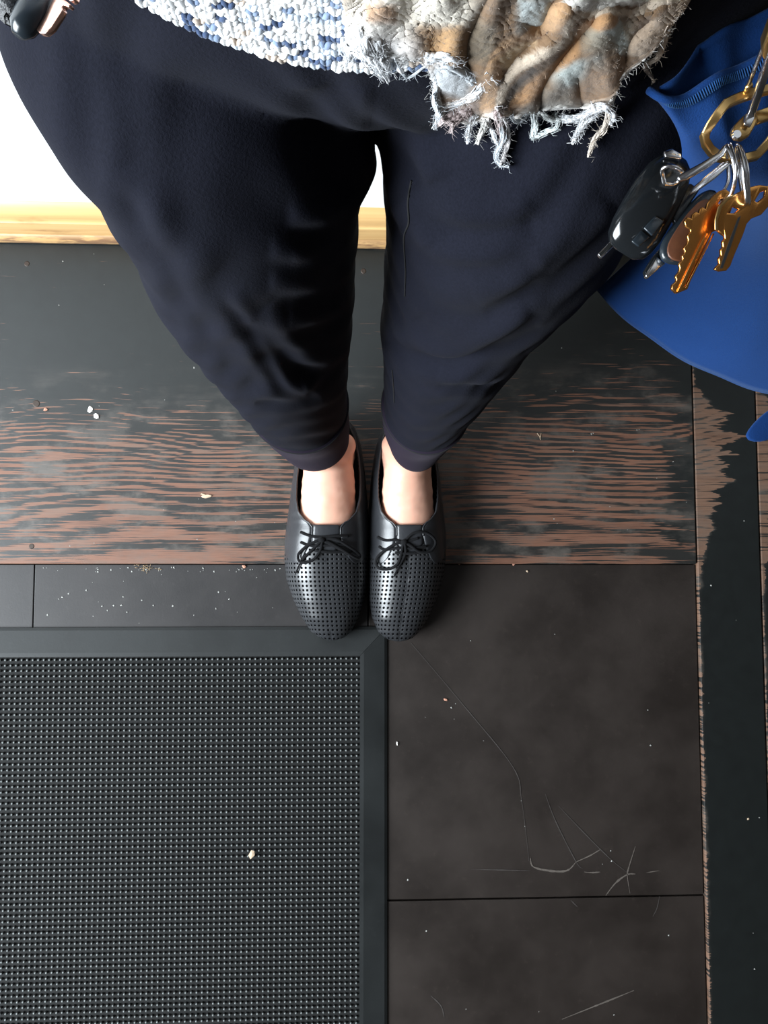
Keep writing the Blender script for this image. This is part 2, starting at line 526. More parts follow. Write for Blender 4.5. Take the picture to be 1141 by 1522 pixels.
def ribbon(name, pxs, w, z, mat, parent, n=8, jit=.35):
    pts = catmull([tuple(Z(x, y, z)) for x, y in pxs], n)
    V, Fc = [], []
    for i, p in enumerate(pts):
        t = pts[min(i + 1, len(pts) - 1)] - pts[max(i - 1, 0)]; t = t / (np.linalg.norm(t) + 1e-9)
        k = w * (.25 + .75 * math.sin(math.pi * min(max(i / (len(pts) - 1), .08), .92))) * random.uniform(1 - jit, 1 + jit)
        nrm = np.array((-t[1], t[0], 0)) * k / 2
        V += [p + nrm, p - nrm]
    for i in range(len(pts) - 1): Fc.append((2 * i, 2 * i + 1, 2 * i + 3, 2 * i + 2))
    return mk(name, V, Fc, mat, parent, False)


zt = .0002
for pts, w, m, par in [
    ([(700, 1292), (740, 1293), (788, 1294)], .0011, 'scratch_faint', big_tile),
    ([(788, 1275), (792, 1288), (815, 1294), (842, 1294), (856, 1281)], .0028, 'scratch', big_tile),
    ([(810, 1180), (826, 1222), (856, 1281), (866, 1291)], .0012, 'scratch_faint', big_tile),
    ([(830, 1198), (862, 1232), (905, 1275), (932, 1297)], .0012, 'scratch_faint', big_tile),
    ([(944, 1258), (934, 1290), (932, 1302), (936, 1328)], .0017, 'scratch', big_tile),
    ([(900, 1331), (915, 1312), (932, 1300), (944, 1299)], .0024, 'scratch', big_tile),
    ([(856, 1281), (876, 1272), (893, 1262)], .0017, 'scratch', big_tile),
    ([(868, 1296), (880, 1297), (892, 1296)], .0017, 'scratch', big_tile),
    ([(960, 1297), (980, 1294)], .0010, 'scratch', big_tile),
    ([(610, 955), (690, 1050), (762, 1140), (775, 1190), (786, 1280)], .0010, 'scratch_faint', big_tile),
    ([(835, 1515), (880, 1497), (915, 1483), (942, 1472)], .0020, 'scratch', low_tile),
    ([(980, 1332), (976, 1350), (970, 1362)], .0012, 'scratch_faint', low_tile),
    ([(848, 1338), (858, 1348)], .0012, 'scratch_faint', low_tile),
    ([(640, 1480), (655, 1495), (660, 1512)], .0016, 'scratch_faint', low_tile)]:
    ribbon('scratch', pts, w, zt, M[m], par)

# ------------------------------------------------------------------ rubber mat
mx1, my1 = Z(575, 1200, 0).x, Z(300, 932, 0).y
mx0, my0 = mx1 - .92, my1 - .72
ix1, iy1 = Z(534.5, 1200, .007).x, Z(300, 975.5, .007).y
bw = mx1 - ix1; bh = my1 - iy1; ix0, iy0 = mx0 + bw, my0 + bh
mat_root = empty('rubber_doormat', ((mx0 + mx1) / 2, (my0 + my1) / 2, 0))
tag(mat_root, 'black rubber scraper doormat with rows of small nubs and a sloping border', 'doormat')
box('base', (ix0, iy0, 0.0003), (ix1, iy1, .0032), M['rubber_dark'], mat_root)
zo, zi = .0022, .0085
corners_o = [(mx0, my0), (mx1, my0), (mx1, my1), (mx0, my1)]; corners_i = [(ix0, iy0), (ix1, iy0), (ix1, iy1), (ix0, iy1)]
for i in range(4):
    j = (i + 1) % 4
    a, b, c, d = corners_o[i], corners_o[j], corners_i[j], corners_i[i]
    e = .00025
    dx, dy = b[0] - a[0], b[1] - a[1]; L = math.hypot(dx, dy); ux, uy = dx / L * e, dy / L * e
    a = (a[0] + ux, a[1] + uy); b = (b[0] - ux, b[1] - uy); c = (c[0] - ux, c[1] - uy); d = (d[0] + ux, d[1] + uy)
    md = lambda p, q, k: (p[0] * (1 - k) + q[0] * k, p[1] * (1 - k) + q[1] * k)
    rows = [(a, b, .0003), (a, b, zo), (md(a, d, .10), md(b, c, .10), .0042), (md(a, d, .86), md(b, c, .86), zi), (d, c, zi), (d, c, .0003)]
    V = [];  Fc = []
    for (p, q, z) in rows: V += [(p[0], p[1], z), (q[0], q[1], z)]
    for k in range(len(rows) - 1): Fc.append((2 * k, 2 * k + 1, 2 * k + 3, 2 * k + 2))
    Fc += [(0, 10, 11, 1), tuple(range(0, 12, 2)), tuple(range(11, 0, -2))]
    mk('border', V, Fc, M['rubber'], mat_root, False)
pitch = (Z(400, 1200, .0075).x - Z(391.93, 1200, .0075).x)
nx, ny = int((ix1 - ix0) / pitch), int((iy1 - iy0) / pitch)
prof = [(.0019, .003), (.00165, .0062), (.00145, .0074), (.0008, .0080)]
k = 7; one = []
for (r, z) in prof:
    for q in range(k): one.append((r * math.cos(2 * math.pi * q / k), r * math.sin(2 * math.pi * q / k), z))
one.append((0, 0, .0082)); one = np.array(one)
of = []
for i in range(len(prof) - 1):
    for q in range(k): of.append((i * k + q, i * k + (q + 1) % k, (i + 1) * k + (q + 1) % k, (i + 1) * k + q))
V = []; Fc = []
for a in range(nx):
    for b in range(ny):
        x = ix1 - pitch * (a + .55); y = iy1 - pitch * (b + .55); s0 = len(V) * 29
        V.append(one + np.array((x, y, random.uniform(-.0003, .0002))))
        Fc += [tuple(s0 + i for i in f) for f in of]
        Fc += [(s0 + 21 + q, s0 + 21 + (q + 1) % k, s0 + 28) for q in range(k)]
V = np.concatenate(V)
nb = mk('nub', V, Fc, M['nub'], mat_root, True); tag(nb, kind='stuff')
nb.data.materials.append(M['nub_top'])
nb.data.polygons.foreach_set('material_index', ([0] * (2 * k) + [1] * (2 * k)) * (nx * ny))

# ------------------------------------------------------------------ the person
person = empty('person', (Z(546, 700, 0).x, Z(546, 700, 0).y, PZ))
tag(person, 'person standing in black jogger trousers, speckled knit sweater, plaid scarf and lace-up shoes', 'person')

# leg rings: z, centre y, half depth, left-leg edges (px), right-leg edges (px)
zs = [.118, .150, .185, .235, .30, .40, .50, .60, .70, .77, .83]
cyv = [.163, .176, .186, .199, .212, .228, .242, .252, .258, .264, .276]
bv = [.037, .043, .052, .062, .072, .082, .086, .095, .097, .086, .062]
Le = [(427, 516), (403, 516), (372, 516), (338, 515), (302, 516), (243, 524), (203, 527), (130, 546), (30, 556), (-60, 556), (-60, 556)]
Re = [(574, 655), (573, 676), (572, 701), (571, 738), (568, 775), (566, 838), (573, 925), (572, 1012), (561, 1085), (561, 1150), (561, 1150)]


def ring_params(edges):
    out = []
    for z, cy, b, (xl, xr) in zip(zs, cyv, bv, edges):
        d = H - z
        row = 847 - F * cy / d
        out.append([z, (U(xl, row, d).x + U(xr, row, d).x) / 2, cy, (U(xr, row, d).x - U(xl, row, d).x) / 2, b])
    return out


SIL = {'Lo': [(-150, -165), (0, -66), (105, 0), (200, 62), (320, 150), (390, 200), (440, 217), (500, 255), (585, 330), (640, 380), (668, 412), (690, 437)],
       'Li': [(-150, 550), (100, 550), (180, 550), (230, 553), (270, 551), (325, 531), (420, 527), (530, 520), (560, 515), (660, 516), (690, 512)],
       'Ri': [(-150, 562), (100, 562), (190, 562), (230, 568), (262, 575), (330, 569), (380, 573), (480, 566), (530, 571), (560, 570), (640, 572), (668, 583)],
       'Ro': [(-150, 1165), (0, 1075), (100, 1045), (200, 1015), (270, 992), (330, 966), (390, 938), (440, 885), (510, 800), (560, 760), (640, 690), (690, 642)]}


def fit_leg(params, lo, hi):
    # every ring is widened or narrowed until it just touches the outline of the leg
    th = np.linspace(0, 2 * np.pi, 73)[:-1]; lo, hi = np.array(SIL[lo], float), np.array(SIL[hi], float)
    for _ in range(40):
        for r in params:
            z, x, y, a, b = r
            p = proj_np(np.stack([x + a * np.cos(th), y + b * np.sin(th), np.full(len(th), z)], 1))
            L, R = np.cos(th) < .05, np.cos(th) > -.05
            ol = np.max(np.interp(p[L, 1], lo[:, 0], lo[:, 1]) - p[L, 0]); orr = np.max(p[R, 0] - np.interp(p[R, 1], hi[:, 0], hi[:, 1]))
            if z > .72: continue
            k = .7 * (H - z) / F
            xl, xr = x - a + ol * k, x + a - orr * k
            r[1], r[3] = (xl + xr) / 2, max((xr - xl) / 2, .03)
    c, a = params[-3][1], params[-3][3]; sg = 1 if c > .014 else -1
    params[-2][1], params[-2][3] = c + (.006 if sg > 0 else -.010), a * .99
    params[-1][1], params[-1][3] = c + .006 * sg, a * .84
    return params


def leg_tube(params, scale=1.0, seg=48, n=10, V0=0):
    R = catmull(params, n); V, Fc = [], []
    for r in R:
        z, x, y, a, b = r
        for k in range(seg):
            th = 2 * math.pi * k / seg
            V.append((x + a * scale * math.cos(th), y + b * scale * math.sin(th), z))
    for i in range(len(R) - 1):
        for k in range(seg):
            Fc.append((V0 + i * seg + k, V0 + i * seg + (k + 1) % seg, V0 + (i + 1) * seg + (k + 1) % seg, V0 + (i + 1) * seg + k))
    Fc.append(tuple(V0 + k for k in reversed(range(seg)))); Fc.append(tuple(V0 + (len(R) - 1) * seg + k for k in range(seg)))
    return V, Fc


PX = .014
pelvis = [[.715, PX, .300, .135, .052], [.75, PX + .004, .290, .178, .070], [.80, PX + .002, .285, .190, .088], [.85, PX + .003, .282, .178, .094], [.90, PX, .280, .150, .090], [.95, PX, .28, .142, .088]]
lp, rp = fit_leg(ring_params(Le), 'Lo', 'Li'), fit_leg(ring_params(Re), 'Ri', 'Ro')
V, Fc = leg_tube(lp)
a, b = leg_tube(rp, V0=len(V)); V += a; Fc += b
a, b = leg_tube(pelvis, seg=72, V0=len(V)); V += a; Fc += b
tr = remesh('trousers', V, Fc, .0027, M['trousers'], person, 16)

# folds: polyline in the photograph, depth, width (px), bulge on the upper side
P, N = get_np(tr.data)
Q = proj_np(P)
view = (np.array(CAM) - P); view /= np.linalg.norm(view, axis=1)[:, None]
facing = np.clip((N * view).sum(1) * 1.5 + .1, 0, 1)
dep = H - P[:, 2]
isleft = Q[:, 0] < 548
folds = [  # left leg
    ([(372, 478), (410, 520), (442, 548), (480, 552), (522, 528)], .011, 15, .010, 1),
    ([(330, 440), (372, 500), (400, 545), (425, 580), (470, 590)], .005, 9, .005, 1),
    ([(378, 600), (405, 602), (440, 600), (475, 590)], .007, 8, .004, 1),
    ([(455, 585), (490, 565), (520, 535)], .006, 8, .005, 1),
    ([(400, 440), (450, 440), (490, 425), (528, 405)], .003, 14, .005, 1),
    ([(425, 490), (470, 492), (522, 468)], .003, 12, .005, 1),
    ([(430, 350), (480, 345), (530, 315)], .003, 15, .006, 1),
    ([(400, 395), (450, 395), (528, 362)], .002, 14, .004, 1),
    ([(215, 360), (260, 430), (310, 500), (360, 560)], .005, 15, .004, 1),
    ([(160, 270), (230, 365), (300, 430)], .003, 18, .003, 1),
    ([(470, 130), (480, 220), (520, 290)], .010, 32, .004, 1),
    # right leg
    ([(575, 505), (605, 525), (650, 540), (700, 536), (760, 508), (800, 480)], .011, 13, .009, 0),
    ([(650, 572), (700, 574), (745, 570), (790, 540)], .006, 8, .005, 0),
    ([(600, 360), (650, 395), (730, 400), (800, 375)], .0035, 18, .003, 0),
    ([(600, 310), (660, 345), (730, 350), (800, 330)], .0030, 18, .003, 0),
    ([(720, 470), (800, 430), (870, 380), (930, 330)], .0050, 18, .005, 0),
    ([(640, 470), (720, 460), (800, 420)], .0030, 16, .003, 0),
    ([(575, 210), (600, 255), (615, 285)], .0060, 18, .004, 0),
    ([(572, 330), (590, 345), (610, 380)], .0050, 16, .004, 0),
    ([(570, 440), (585, 470), (600, 490)], .0050, 14, .004, 0)]
disp = np.zeros(len(P))
for line, A, w, B, left in folds:
    sm = [tuple(p) for p in catmull(line, 6)]
    d, side, al = poly_dist(Q, sm)
    fade = np.clip(np.sin(np.pi * np.clip(al, .001, .999)), 0, 1) ** .5
    sel = (isleft if left else ~isleft)
    sd = d * side
    v = -A * np.exp(-(d / w) ** 2) + B * np.exp(-((sd - 1.9 * w) / (1.4 * w)) ** 2) + .45 * B * np.exp(-((sd + 1.8 * w) / (1.2 * w)) ** 2)
    disp += v * fade * sel * facing * (.8 if left else 1.15)
disp += .0012 * np.sin(P[:, 2] * 90 + 9 * np.sin(P[:, 0] * 30)) * np.sin(P[:, 0] * 46 + P[:, 2] * 25)
disp += .006 * np.exp(-(((Q[:, 0] - 545) / 30) ** 2 + ((Q[:, 1] - 245) / 45) ** 2)) * isleft * (N[:, 0] > 0)
disp *= np.clip((P[:, 2] - .190) / .03, 0, 1)
set_np(tr.data, P + N * disp[:, None])
TB = BVHTree.FromPolygons([tuple(v) for v in get_np(tr.data)[0]], [tuple(p.vertices) for p in tr.data.polygons])


def on_trousers(px, py, lift=.0):
    h = TB.ray_cast(CAM, ray(px, py))
    return None if h[0] is None else h[0] + h[1] * lift


def drawn(name, line, r, mat, parent, lift=.0004, n=8, seg=5):
    pts = [on_trousers(x, y, lift) for x, y in [tuple(p) for p in catmull(line, n)]]
    pts = [p for p in pts if p is not None]
    return tube(name, pts, r, mat, parent, seg)


# cuffs: a separate ribbed band round each ankle
for par in (lp, rp):
    R = [r for r in catmull(par, 12) if r[0] < .206]
    V, Fc = [], []; seg = 56
    rows = [(R[0], .92, -.001), (R[0], 1.0, -.0035)] + [(r, 1.0, 0) for r in R[1:]] + [(R[-1], .985, .001), (R[-1], .90, .003)]
    for (r, sc, dz) in rows:
        z, x, y, a, b = r; u = (z - .118) / .088
        for k in range(seg):
            th = 2 * math.pi * k / seg
            e = .0022 * sc + .0006 * math.sin(th * 3 + u * 5)
            V.append((x + (a + e) * (sc if sc < .97 else 1) * math.cos(th), y + (b + e) * (sc if sc < .97 else 1) * math.sin(th), z + dz - .010 * math.cos(th) * (1 if par is lp else -1) * u * .6))
    for i in range(len(rows) - 1):
        for k in range(seg): Fc.append((i * seg + k, i * seg + (k + 1) % seg, (i + 1) * seg + (k + 1) % seg, (i + 1) * seg + k))
    mk('cuff', V, Fc, M['cuff'], tr)
    top = V[-3 * seg:-2 * seg]
    tube('cuff_seam', [Vector(p) for p in top], .0011, M['thread'], tr, 5, True)
drawn('side_seam', [(612, 268), (607, 300), (608, 330), (601, 352), (603, 400), (602, 440)], .0006, M['thread'], tr)
drawn('side_seam', [(583, 550), (585, 575), (586, 598)], .0006, M['thread'], tr)


# ---- shoes
SH = {
    'L': [(949, 487, 500), (946, 476, 511), (938, 464, 520), (918, 450.5, 531), (890, 437, 540), (860, 427, 545), (830, 424, 546.3), (800, 426, 546.3), (770, 430, 545),
          (740, 434, 543), (710, 438, 540.5), (685, 442, 537.5), (660, 448, 533), (640, 457, 526), (628, 468, 517), (622, 481, 504)],
    'R': [(951, 586, 599), (948, 575, 610), (939, 564, 621), (917, 554, 635), (890, 550, 647), (860, 548.4, 656), (830, 547.8, 660), (800, 548.5, 660), (770, 549.5, 657),
          (740, 551.5, 653), (710, 554, 650), (685, 557.5, 646), (660, 562, 640), (640, 569, 631), (628, 579, 622), (622, 591, 609)]}
hrow = [622, 640, 690, 740, 770, 787, 800, 830, 860, 890, 918, 938, 946, 951]
hval = [.062, .064, .058, .060, .068, .076, .0745, .069, .063, .056, .048, .038, .031, .024]
orow = [622, 630, 640, 660, 690, 720, 745, 765, 777, 784, 786.9, 787]
ofr = [.0, .60, .76, .84, .85, .84, .80, .70, .52, .30, .08, 0]
DS = H - .022


class Shoe:
    def __init__(s, key):
        o = np.array(SH[key])[::-1]
        s.o = o

    def base(s, row):
        xl = np.interp(row, s.o[:, 0], s.o[:, 1]); xr = np.interp(row, s.o[:, 0], s.o[:, 2])
        a, b = U(xl, row, DS), U(xr, row, DS)
        return (a.x + b.x) / 2, (b.x - a.x) / 2, a.y

    def z0(s, row): return PZ + .011 + .004 * max(0, (row - 880) / 70) ** 2

    def ofrac(s, row): return float(np.interp(row, orow, ofr)) if row < 787 else 0.0

    def pt(s, row, frac, side, off=0.0):
        """frac = distance from the centre line over the half width, 1 at the sole"""
        xc, w, y = s.base(row); o = s.ofrac(row)
        n_ = 2.35; h = float(np.interp(row, hrow, hval)); z0 = s.z0(row)
        q = lambda f: max(0.0, 1 - min(f, 1) ** n_) ** (1 / n_)
        zz = z0 + (h + PZ - z0) * q(frac) / max(q(o), .15)
        # outward direction for an offset
        nx = frac ** (n_ - 1) * side; nz = max(1 - frac, 0.02) ** .5
        L = math.hypot(nx, nz)
        return Vector((xc + side * w * frac + off * nx / L, y, zz + off * nz / L))


def fr_list(o, n): return [math.sin(math.pi / 2 * (1 - i / n)) ** .9 * (1 - o) + o if False else (1 - (i / n) ** 1.0 * 1.0) * (1 - o) + o for i in range(n + 1)]


def half_fracs(o, n):
    # even spacing along the arc from the sole edge (1) to the centre / topline (o)
    th1 = math.acos(min(o, 1)); return [math.cos(th1 * i / n) for i in range(n + 1)]


lacecurves = {
    'L': [[(449, 791), (460, 796), (475, 799), (498, 797), (516, 797)], [(449, 806), (462, 811), (485, 811), (512, 810)],
          [(478, 802), (461, 810), (448, 823), (449, 834), (458, 836), (468, 831), (477, 817), (479, 803)],
          [(479, 802), (498, 802), (517, 814), (529, 825), (524, 829), (508, 818), (492, 808), (480, 803)],
          [(479, 803), (464, 819), (451, 833), (442, 854)], [(480, 803), (496, 812), (508, 819), (514, 825)], [(470, 818), (490, 821), (520, 819)]],
    'R': [[(564, 798), (574, 803), (588, 803), (600, 806), (620, 800)], [(566, 812), (574, 817), (590, 815), (610, 815), (632, 812)],
          [(600, 805), (583, 812), (566, 828), (567, 843), (580, 846), (592, 837), (597, 817), (599, 806)],
          [(600, 805), (613, 793), (631, 793), (642, 805), (636, 819), (622, 821), (610, 812), (601, 806)],
          [(600, 806), (602, 822), (594, 840), (586, 858)], [(601, 806), (614, 815), (628, 824)], [(588, 822), (606, 823), (630, 821)]]}
feet = {}
for key, lab in (('L', 'black perforated leather lace-up shoe with a drooping left bow loop'), ('R', 'black perforated leather lace-up shoe with a round bow loop on each side')):
    sh = Shoe(key)
    rows = list(np.linspace(622, 640, 7)) + list(np.linspace(646, 764, 22)) + list(np.linspace(767, 786.9, 14)) + list(np.linspace(788, 930, 40)) + list(np.linspace(932, 949 if key == 'L' else 951, 10))
    NH = 14; V, Fc, UVs = [], [], []
    for r in rows:
        o = sh.ofrac(r); fr = half_fracs(o, NH)
        left = [sh.pt(r, f, -1) for f in fr]; right = [sh.pt(r, f, 1) for f in reversed(fr)]
        sec = left + right
        # arc length coordinates measured from the middle
        cum = [0]
        for i in range(1, len(sec)): cum.append(cum[-1] + (sec[i] - sec[i - 1]).length)
        V += sec; UVs += [(c - cum[-1] / 2, sec[0].y) for c in cum]
    m = 2 * (NH + 1)
    closed_from = [i for i, r in enumerate(rows) if r >= 786.8][0]
    for i in range(len(rows) - 1):
        for k in range(m - 1):
            if k == NH and i < closed_from: continue
            Fc.append((i * m + k, i * m + k + 1, (i + 1) * m + k + 1, (i + 1) * m + k))
    Fc.append(tuple((len(rows) - 1) * m + k for k in range(m)))
    so = mk('shoe', V, Fc, M['perf'], person); tag(so, lab)
    uv = so.data.uv_layers.new(name='UVMap')
    for lp_ in so.data.loops: uv.data[lp_.index].uv = UVs[lp_.vertex_index]
    md = so.modifiers.new('thick', 'SOLIDIFY'); md.thickness = .0016; md.offset = -1
    # quarters: smooth leather over the heel and sides, with flaps reaching to the lacing
    qr = list(np.linspace(622, 640, 7)) + list(np.linspace(646, 764, 20)) + list(np.linspace(767, 838, 34))
    for side in (-1, 1):
        V, Fc = [], []; K = 16
        for r in qr:
            xc, w, y = sh.base(r); wpx = w * F / DS
            fin = sh.ofrac(r) if r < 780 else max(sh.ofrac(r), float(np.interp(r, [780, 787, 800, 815, 830, 838], [.42, .33, .33, .40, .52, .66])))
            fout = 1.0 if r < 800 else float(np.interp(r, [800, 812, 824, 833, 838], [1.0, .985, .94, .84, .68]))
            fin = min(fin, fout - .005)
            a0, a1 = math.acos(fout), math.acos(fin)
            for i in range(K + 1):
                V.append(sh.pt(r, math.cos(a0 + (a1 - a0) * i / K), side, .0017))
        for i in range(len(qr) - 1):
            for k in range(K): Fc.append((i * (K + 1) + k, i * (K + 1) + k + 1, (i + 1) * (K + 1) + k + 1, (i + 1) * (K + 1) + k))
        if side > 0: Fc = [tuple(reversed(f)) for f in Fc]
        q = mk('quarter', V, Fc, M['leather'], so)
        md = q.modifiers.new('thick', 'SOLIDIFY'); md.thickness = .0013; md.offset = 0
        # topline binding
        rim = [V[i * (K + 1) + K] + Vector((0, 0, .0003)) for i, r in enumerate(qr) if r < 800]
        tube('topline_binding', rim, .0011, M['leather'], so, 6)
    # tongue under the laces
    V, Fc = [], []
    tr_rows = np.linspace(783, 822, 14)
    for r in tr_rows:
        for i in range(9):
            f = (-.34 + .68 * i / 8) * (1 if r < 812 else .75)
            V.append(sh.pt(max(r, 787.1), abs(f), 1 if f > 0 else -1, .0009) + Vector((0, .0 if r >= 787 else Z(0, r, .08).y - Z(0, 787, .08).y, .0)))
    for i in range(13):
        for k in range(8): Fc.append((i * 9 + k, i * 9 + k + 1, (i + 1) * 9 + k + 1, (i + 1) * 9 + k))
    tg = mk('tongue', V, Fc, M['leather'], so)
    tg.modifiers.new('thick', 'SOLIDIFY').thickness = .0012
    # sole
    V, Fc = [], []
    ol = [(r, -1) for r in rows[::2]] + [(r, 1) for r in reversed(rows[::2])]
    n_ = len(ol)
    for zz, gr in ((PZ + .0002, .975), (PZ + .002, 1.012), (None, 1.015), (None, .98)):
        for (r, sd) in ol:
            xc, w, y = sh.base(r); yc = U(500, 790, DS).y
            tip = .0022 * (1 if r > 935 else 0)
            spring = .0 if r < 840 else .0045 * ((r - 840) / 110) ** 1.3
            z_ = (zz + spring) if zz is not None else sh.z0(r) + (.0008 if gr > 1 else .001)
            V.append((xc + sd * w * gr, yc + (y - yc) * (gr * .5 + .5), z_))
    for l_ in range(3):
        for k in range(n_): Fc.append((l_ * n_ + k, l_ * n_ + (k + 1) % n_, (l_ + 1) * n_ + (k + 1) % n_, (l_ + 1) * n_ + k))
    Fc += [tuple(reversed(range(n_))), tuple(range(3 * n_, 4 * n_))]
    mk('sole', V, Fc, M['sole'], so)

    # laces lie on the upper
    def on_shoe(x, y, lift):
        row = y; xc, w, yy = sh.base(row)
        X = U(x, y, H - .07)
        # row measured on the surface: move from the lifted sight line to the shoe row
        ys = np.array([sh.base(r)[2] for r in rows]); row = float(np.interp(X.y, ys[::-1], np.array(rows)[::-1]))
        xc, w, yy = sh.base(row)
        f = min(abs(X.x - xc) / w, .97)
        return sh.pt(max(row, 788), f, 1 if X.x > xc else -1, .0024 + lift)
    for i, c in enumerate(lacecurves[key]):
        pp = catmull(c, 7); nn = len(pp)
        pts = [on_shoe(p[0], p[1], .0008 + (.0035 * math.sin(math.pi * j / (nn - 1)) if i in (2, 3) else .0012 * (i > 1))) for j, p in enumerate(pp)]
        rr = .0019 if i not in (4,) else [.0019] * 5 + [.0012] * 2 + [.0007]
        tube('lace', pts, rr, M['lace'], so, 7, False, .75)
    kx = (479, 803) if key == 'L' else (600, 806)
    c = on_shoe(kx[0], kx[1], .003)
    bm = bmesh.new(); bmesh.ops.create_icosphere(bm, subdivisions=2, radius=.0040)
    bmesh.ops.scale(bm, vec=(1.15, .9, .8), verts=bm.verts); bmesh.ops.translate(bm, vec=c, verts=bm.verts)
    bm_obj('lace_knot', bm, M['lace'], so, True)
    feet[key] = sh

# ---- body: one continuous mesh of feet, legs and hips inside the clothes
V, Fc = [], []


def ell(c, r, seg=16, rg=10, tilt=None):
    V0 = len(V)
    for i in range(rg + 1):
        ph = math.pi * i / rg
        for k in range(seg):
            th = 2 * math.pi * k / seg
            p = Vector((r[0] * math.sin(ph) * math.cos(th), r[1] * math.sin(ph) * math.sin(th), r[2] * math.cos(ph)))
            V.append(tuple(Vector(c) + p))
    for i in range(rg):
        for k in range(seg): Fc.append((V0 + i * seg + k, V0 + (i + 1) * seg + k, V0 + (i + 1) * seg + (k + 1) % seg, V0 + i * seg + (k + 1) % seg))


for key, par, sg in (('L', lp, 1), ('R', rp, -1)):
    sh = feet[key]
    for row, fw, zt_, hh in [(640, .62, .060, .020), (655, .70, .070, .026), (672, .72, .085, .034), (690, .74, .096, .040), (706, .75, .101, .042), (720, .755, .096, .040), (735, .76, .090, .036),
                             (750, .76, .0845, .034), (765, .76, .080, .031), (780, .75, .0755, .028), (800, .76, .069, .025), (825, .78, .062, .022), (850, .78, .056, .019), (875, .76, .049, .016), (900, .72, .042, .013)]:
        xc, w, y = sh.base(row)
        ell((xc, y, PZ + zt_ - hh), (w * fw, .016, hh))
    # ankle and shin up into the cuff
    xa, wa, ya = sh.base(690); a0 = lp[0] if key == 'L' else rp[0]
    for t in np.linspace(0, 1, 14):
        z = .055 + .11 * t
        px_, py_ = (xa * (1 - t) + par[1][1] * t), (.152 * (1 - t) + par[1][2] * t)
        ell((px_, py_, z), (.036 - .003 * t, .037 - .003 * t, .018))
    # ankle bones
    ell((xa + .024 * sg, .160, .088), (.012, .016, .016)); ell((xa - .024 * sg, .165, .080), (.012, .016, .016))
    # tendon on the instep
    for t in np.linspace(0, 1, 9):
        row = 706 + 66 * t; xc, w, y = sh.base(row)
        ell((xc + (-.004 + .001 * t) * sg, y, PZ + .094 - .018 * t - .004), (.006, .010, .0052))
    a, b = leg_tube([[r[0], r[1], r[2], r[3] * (.78 if r[0] < .16 else .7), r[4] * (.80 if r[0] < .16 else .7)] for r in par if r[0] < .71], 1.0, V0=len(V)); V += a; Fc += b
a, b = leg_tube([[r[0], r[1], r[2], r[3] * .76, r[4] * .76] for r in pelvis + [[1.02, PX, .28, .14, .085], [1.08, PX, .285, .15, .088]]], seg=60, V0=len(V)); V += a; Fc += b
body = remesh('body', V, Fc, .0032, M['skin'], person, 14)

# ---- sweater: backing tube plus rows of chunky stitches
SWX, SWY, SWA, SWB = PX, .285, .176, .100


def hem_z(th):                            # th: -pi/2 is the front
    dx = SWA * math.cos(th)
    dx += .016
    return .855 + .024 * min(abs(dx) / .085, 1.3) ** 2 if math.sin(th) < 0 else .855 + .024 * 1.69


def sw_pt(th, z, e=0.0):
    k = 1 + .10 * max(0, (z - .88)) / .1
    return Vector((SWX + (SWA + e) * math.cos(th), SWY + (SWB * k + e) * math.sin(th) - .04 * max(0, z - .9), z))


V, Fc = [], []; seg = 96; zr = 14
for j in range(zr + 1):
    for k in range(seg):
        th = 2 * math.pi * k / seg; h0 = hem_z(th)
        V.append(sw_pt(th, h0 + (1.09 - h0) * j / zr, -.0012))
for j in range(zr):
    for k in range(seg): Fc.append((j * seg + k, j * seg + (k + 1) % seg, (j + 1) * seg + (k + 1) % seg, (j + 1) * seg + k))
Fc.append(tuple(zr * seg + k for k in range(seg)))
sw = mk('sweater', V, Fc, M['knit_base'], person); sw.modifiers.new('thick', 'SOLIDIFY').thickness = .002
SB_V = [tuple(v) for v in V]; SB = BVHTree.FromPolygons(SB_V, Fc)
ico = bmesh.new(); bmesh.ops.create_icosphere(ico, subdivisions=1, radius=1); IV = np.array([tuple(v.co) for v in ico.verts]); IF = [tuple(v.index for v in f.verts) for f in ico.faces]; ico.free()
V, Fc, C = [], [], []
pal = [((.86, .86, .86), .60), ((.58, .64, .72), .17), ((.06, .09, .17), .11), ((.20, .26, .38), .06), ((.62, .52, .44), .06)]
pc = np.cumsum([p[1] for p in pal])
st_w, st_h = .0040, .0033
th = -math.pi + .25; cnt = 0
cur = {}
while th < -.25:
    step = st_w / math.hypot(SWA * math.sin(th), SWB * math.cos(th))
    h0 = hem_z(th); rows_ = int((.985 - h0) / st_h)
    for j in range(rows_):
        z = h0 + st_h * (j + .3) + random.uniform(-.0004, .0004)
        if j not in cur or random.random() < .8: cur[j] = pal[int(np.searchsorted(pc, random.random() * .999))][0]
        base = np.array(sw_pt(th, z, .0004)); e1 = np.array(sw_pt(th + .01, z)) - np.array(sw_pt(th - .01, z)); e1 /= np.linalg.norm(e1)
        up = np.array((0, 0, 1.)); nn = np.cross(e1, up)
        if nn[1] > 0: nn = -nn
        for sgn in (-1, 1):
            ax = up * .85 + e1 * .52 * sgn; ax /= np.linalg.norm(ax); ay = np.cross(nn, ax)
            c = base + e1 * sgn * st_w * .25 + nn * random.uniform(-.0003, .0007)
            s0 = len(V) * len(IV)
            V.append(c + IV[:, :1] * ax * .0026 * random.uniform(.85, 1.2) + IV[:, 1:2] * ay * .0014 * random.uniform(.85, 1.25) + IV[:, 2:3] * nn * .0016)
            Fc += [tuple(s0 + i for i in f) for f in IF]
            col = np.array(cur[j]) * random.uniform(.82, 1.12); C += [col] * len(IV)
    th += step
V = np.concatenate(V)
kn = mk('knit_stitches', V, Fc, M['knit'], sw); set_tint(kn.data, np.clip(np.array(C), 0, 1)); tag(kn, kind='stuff')


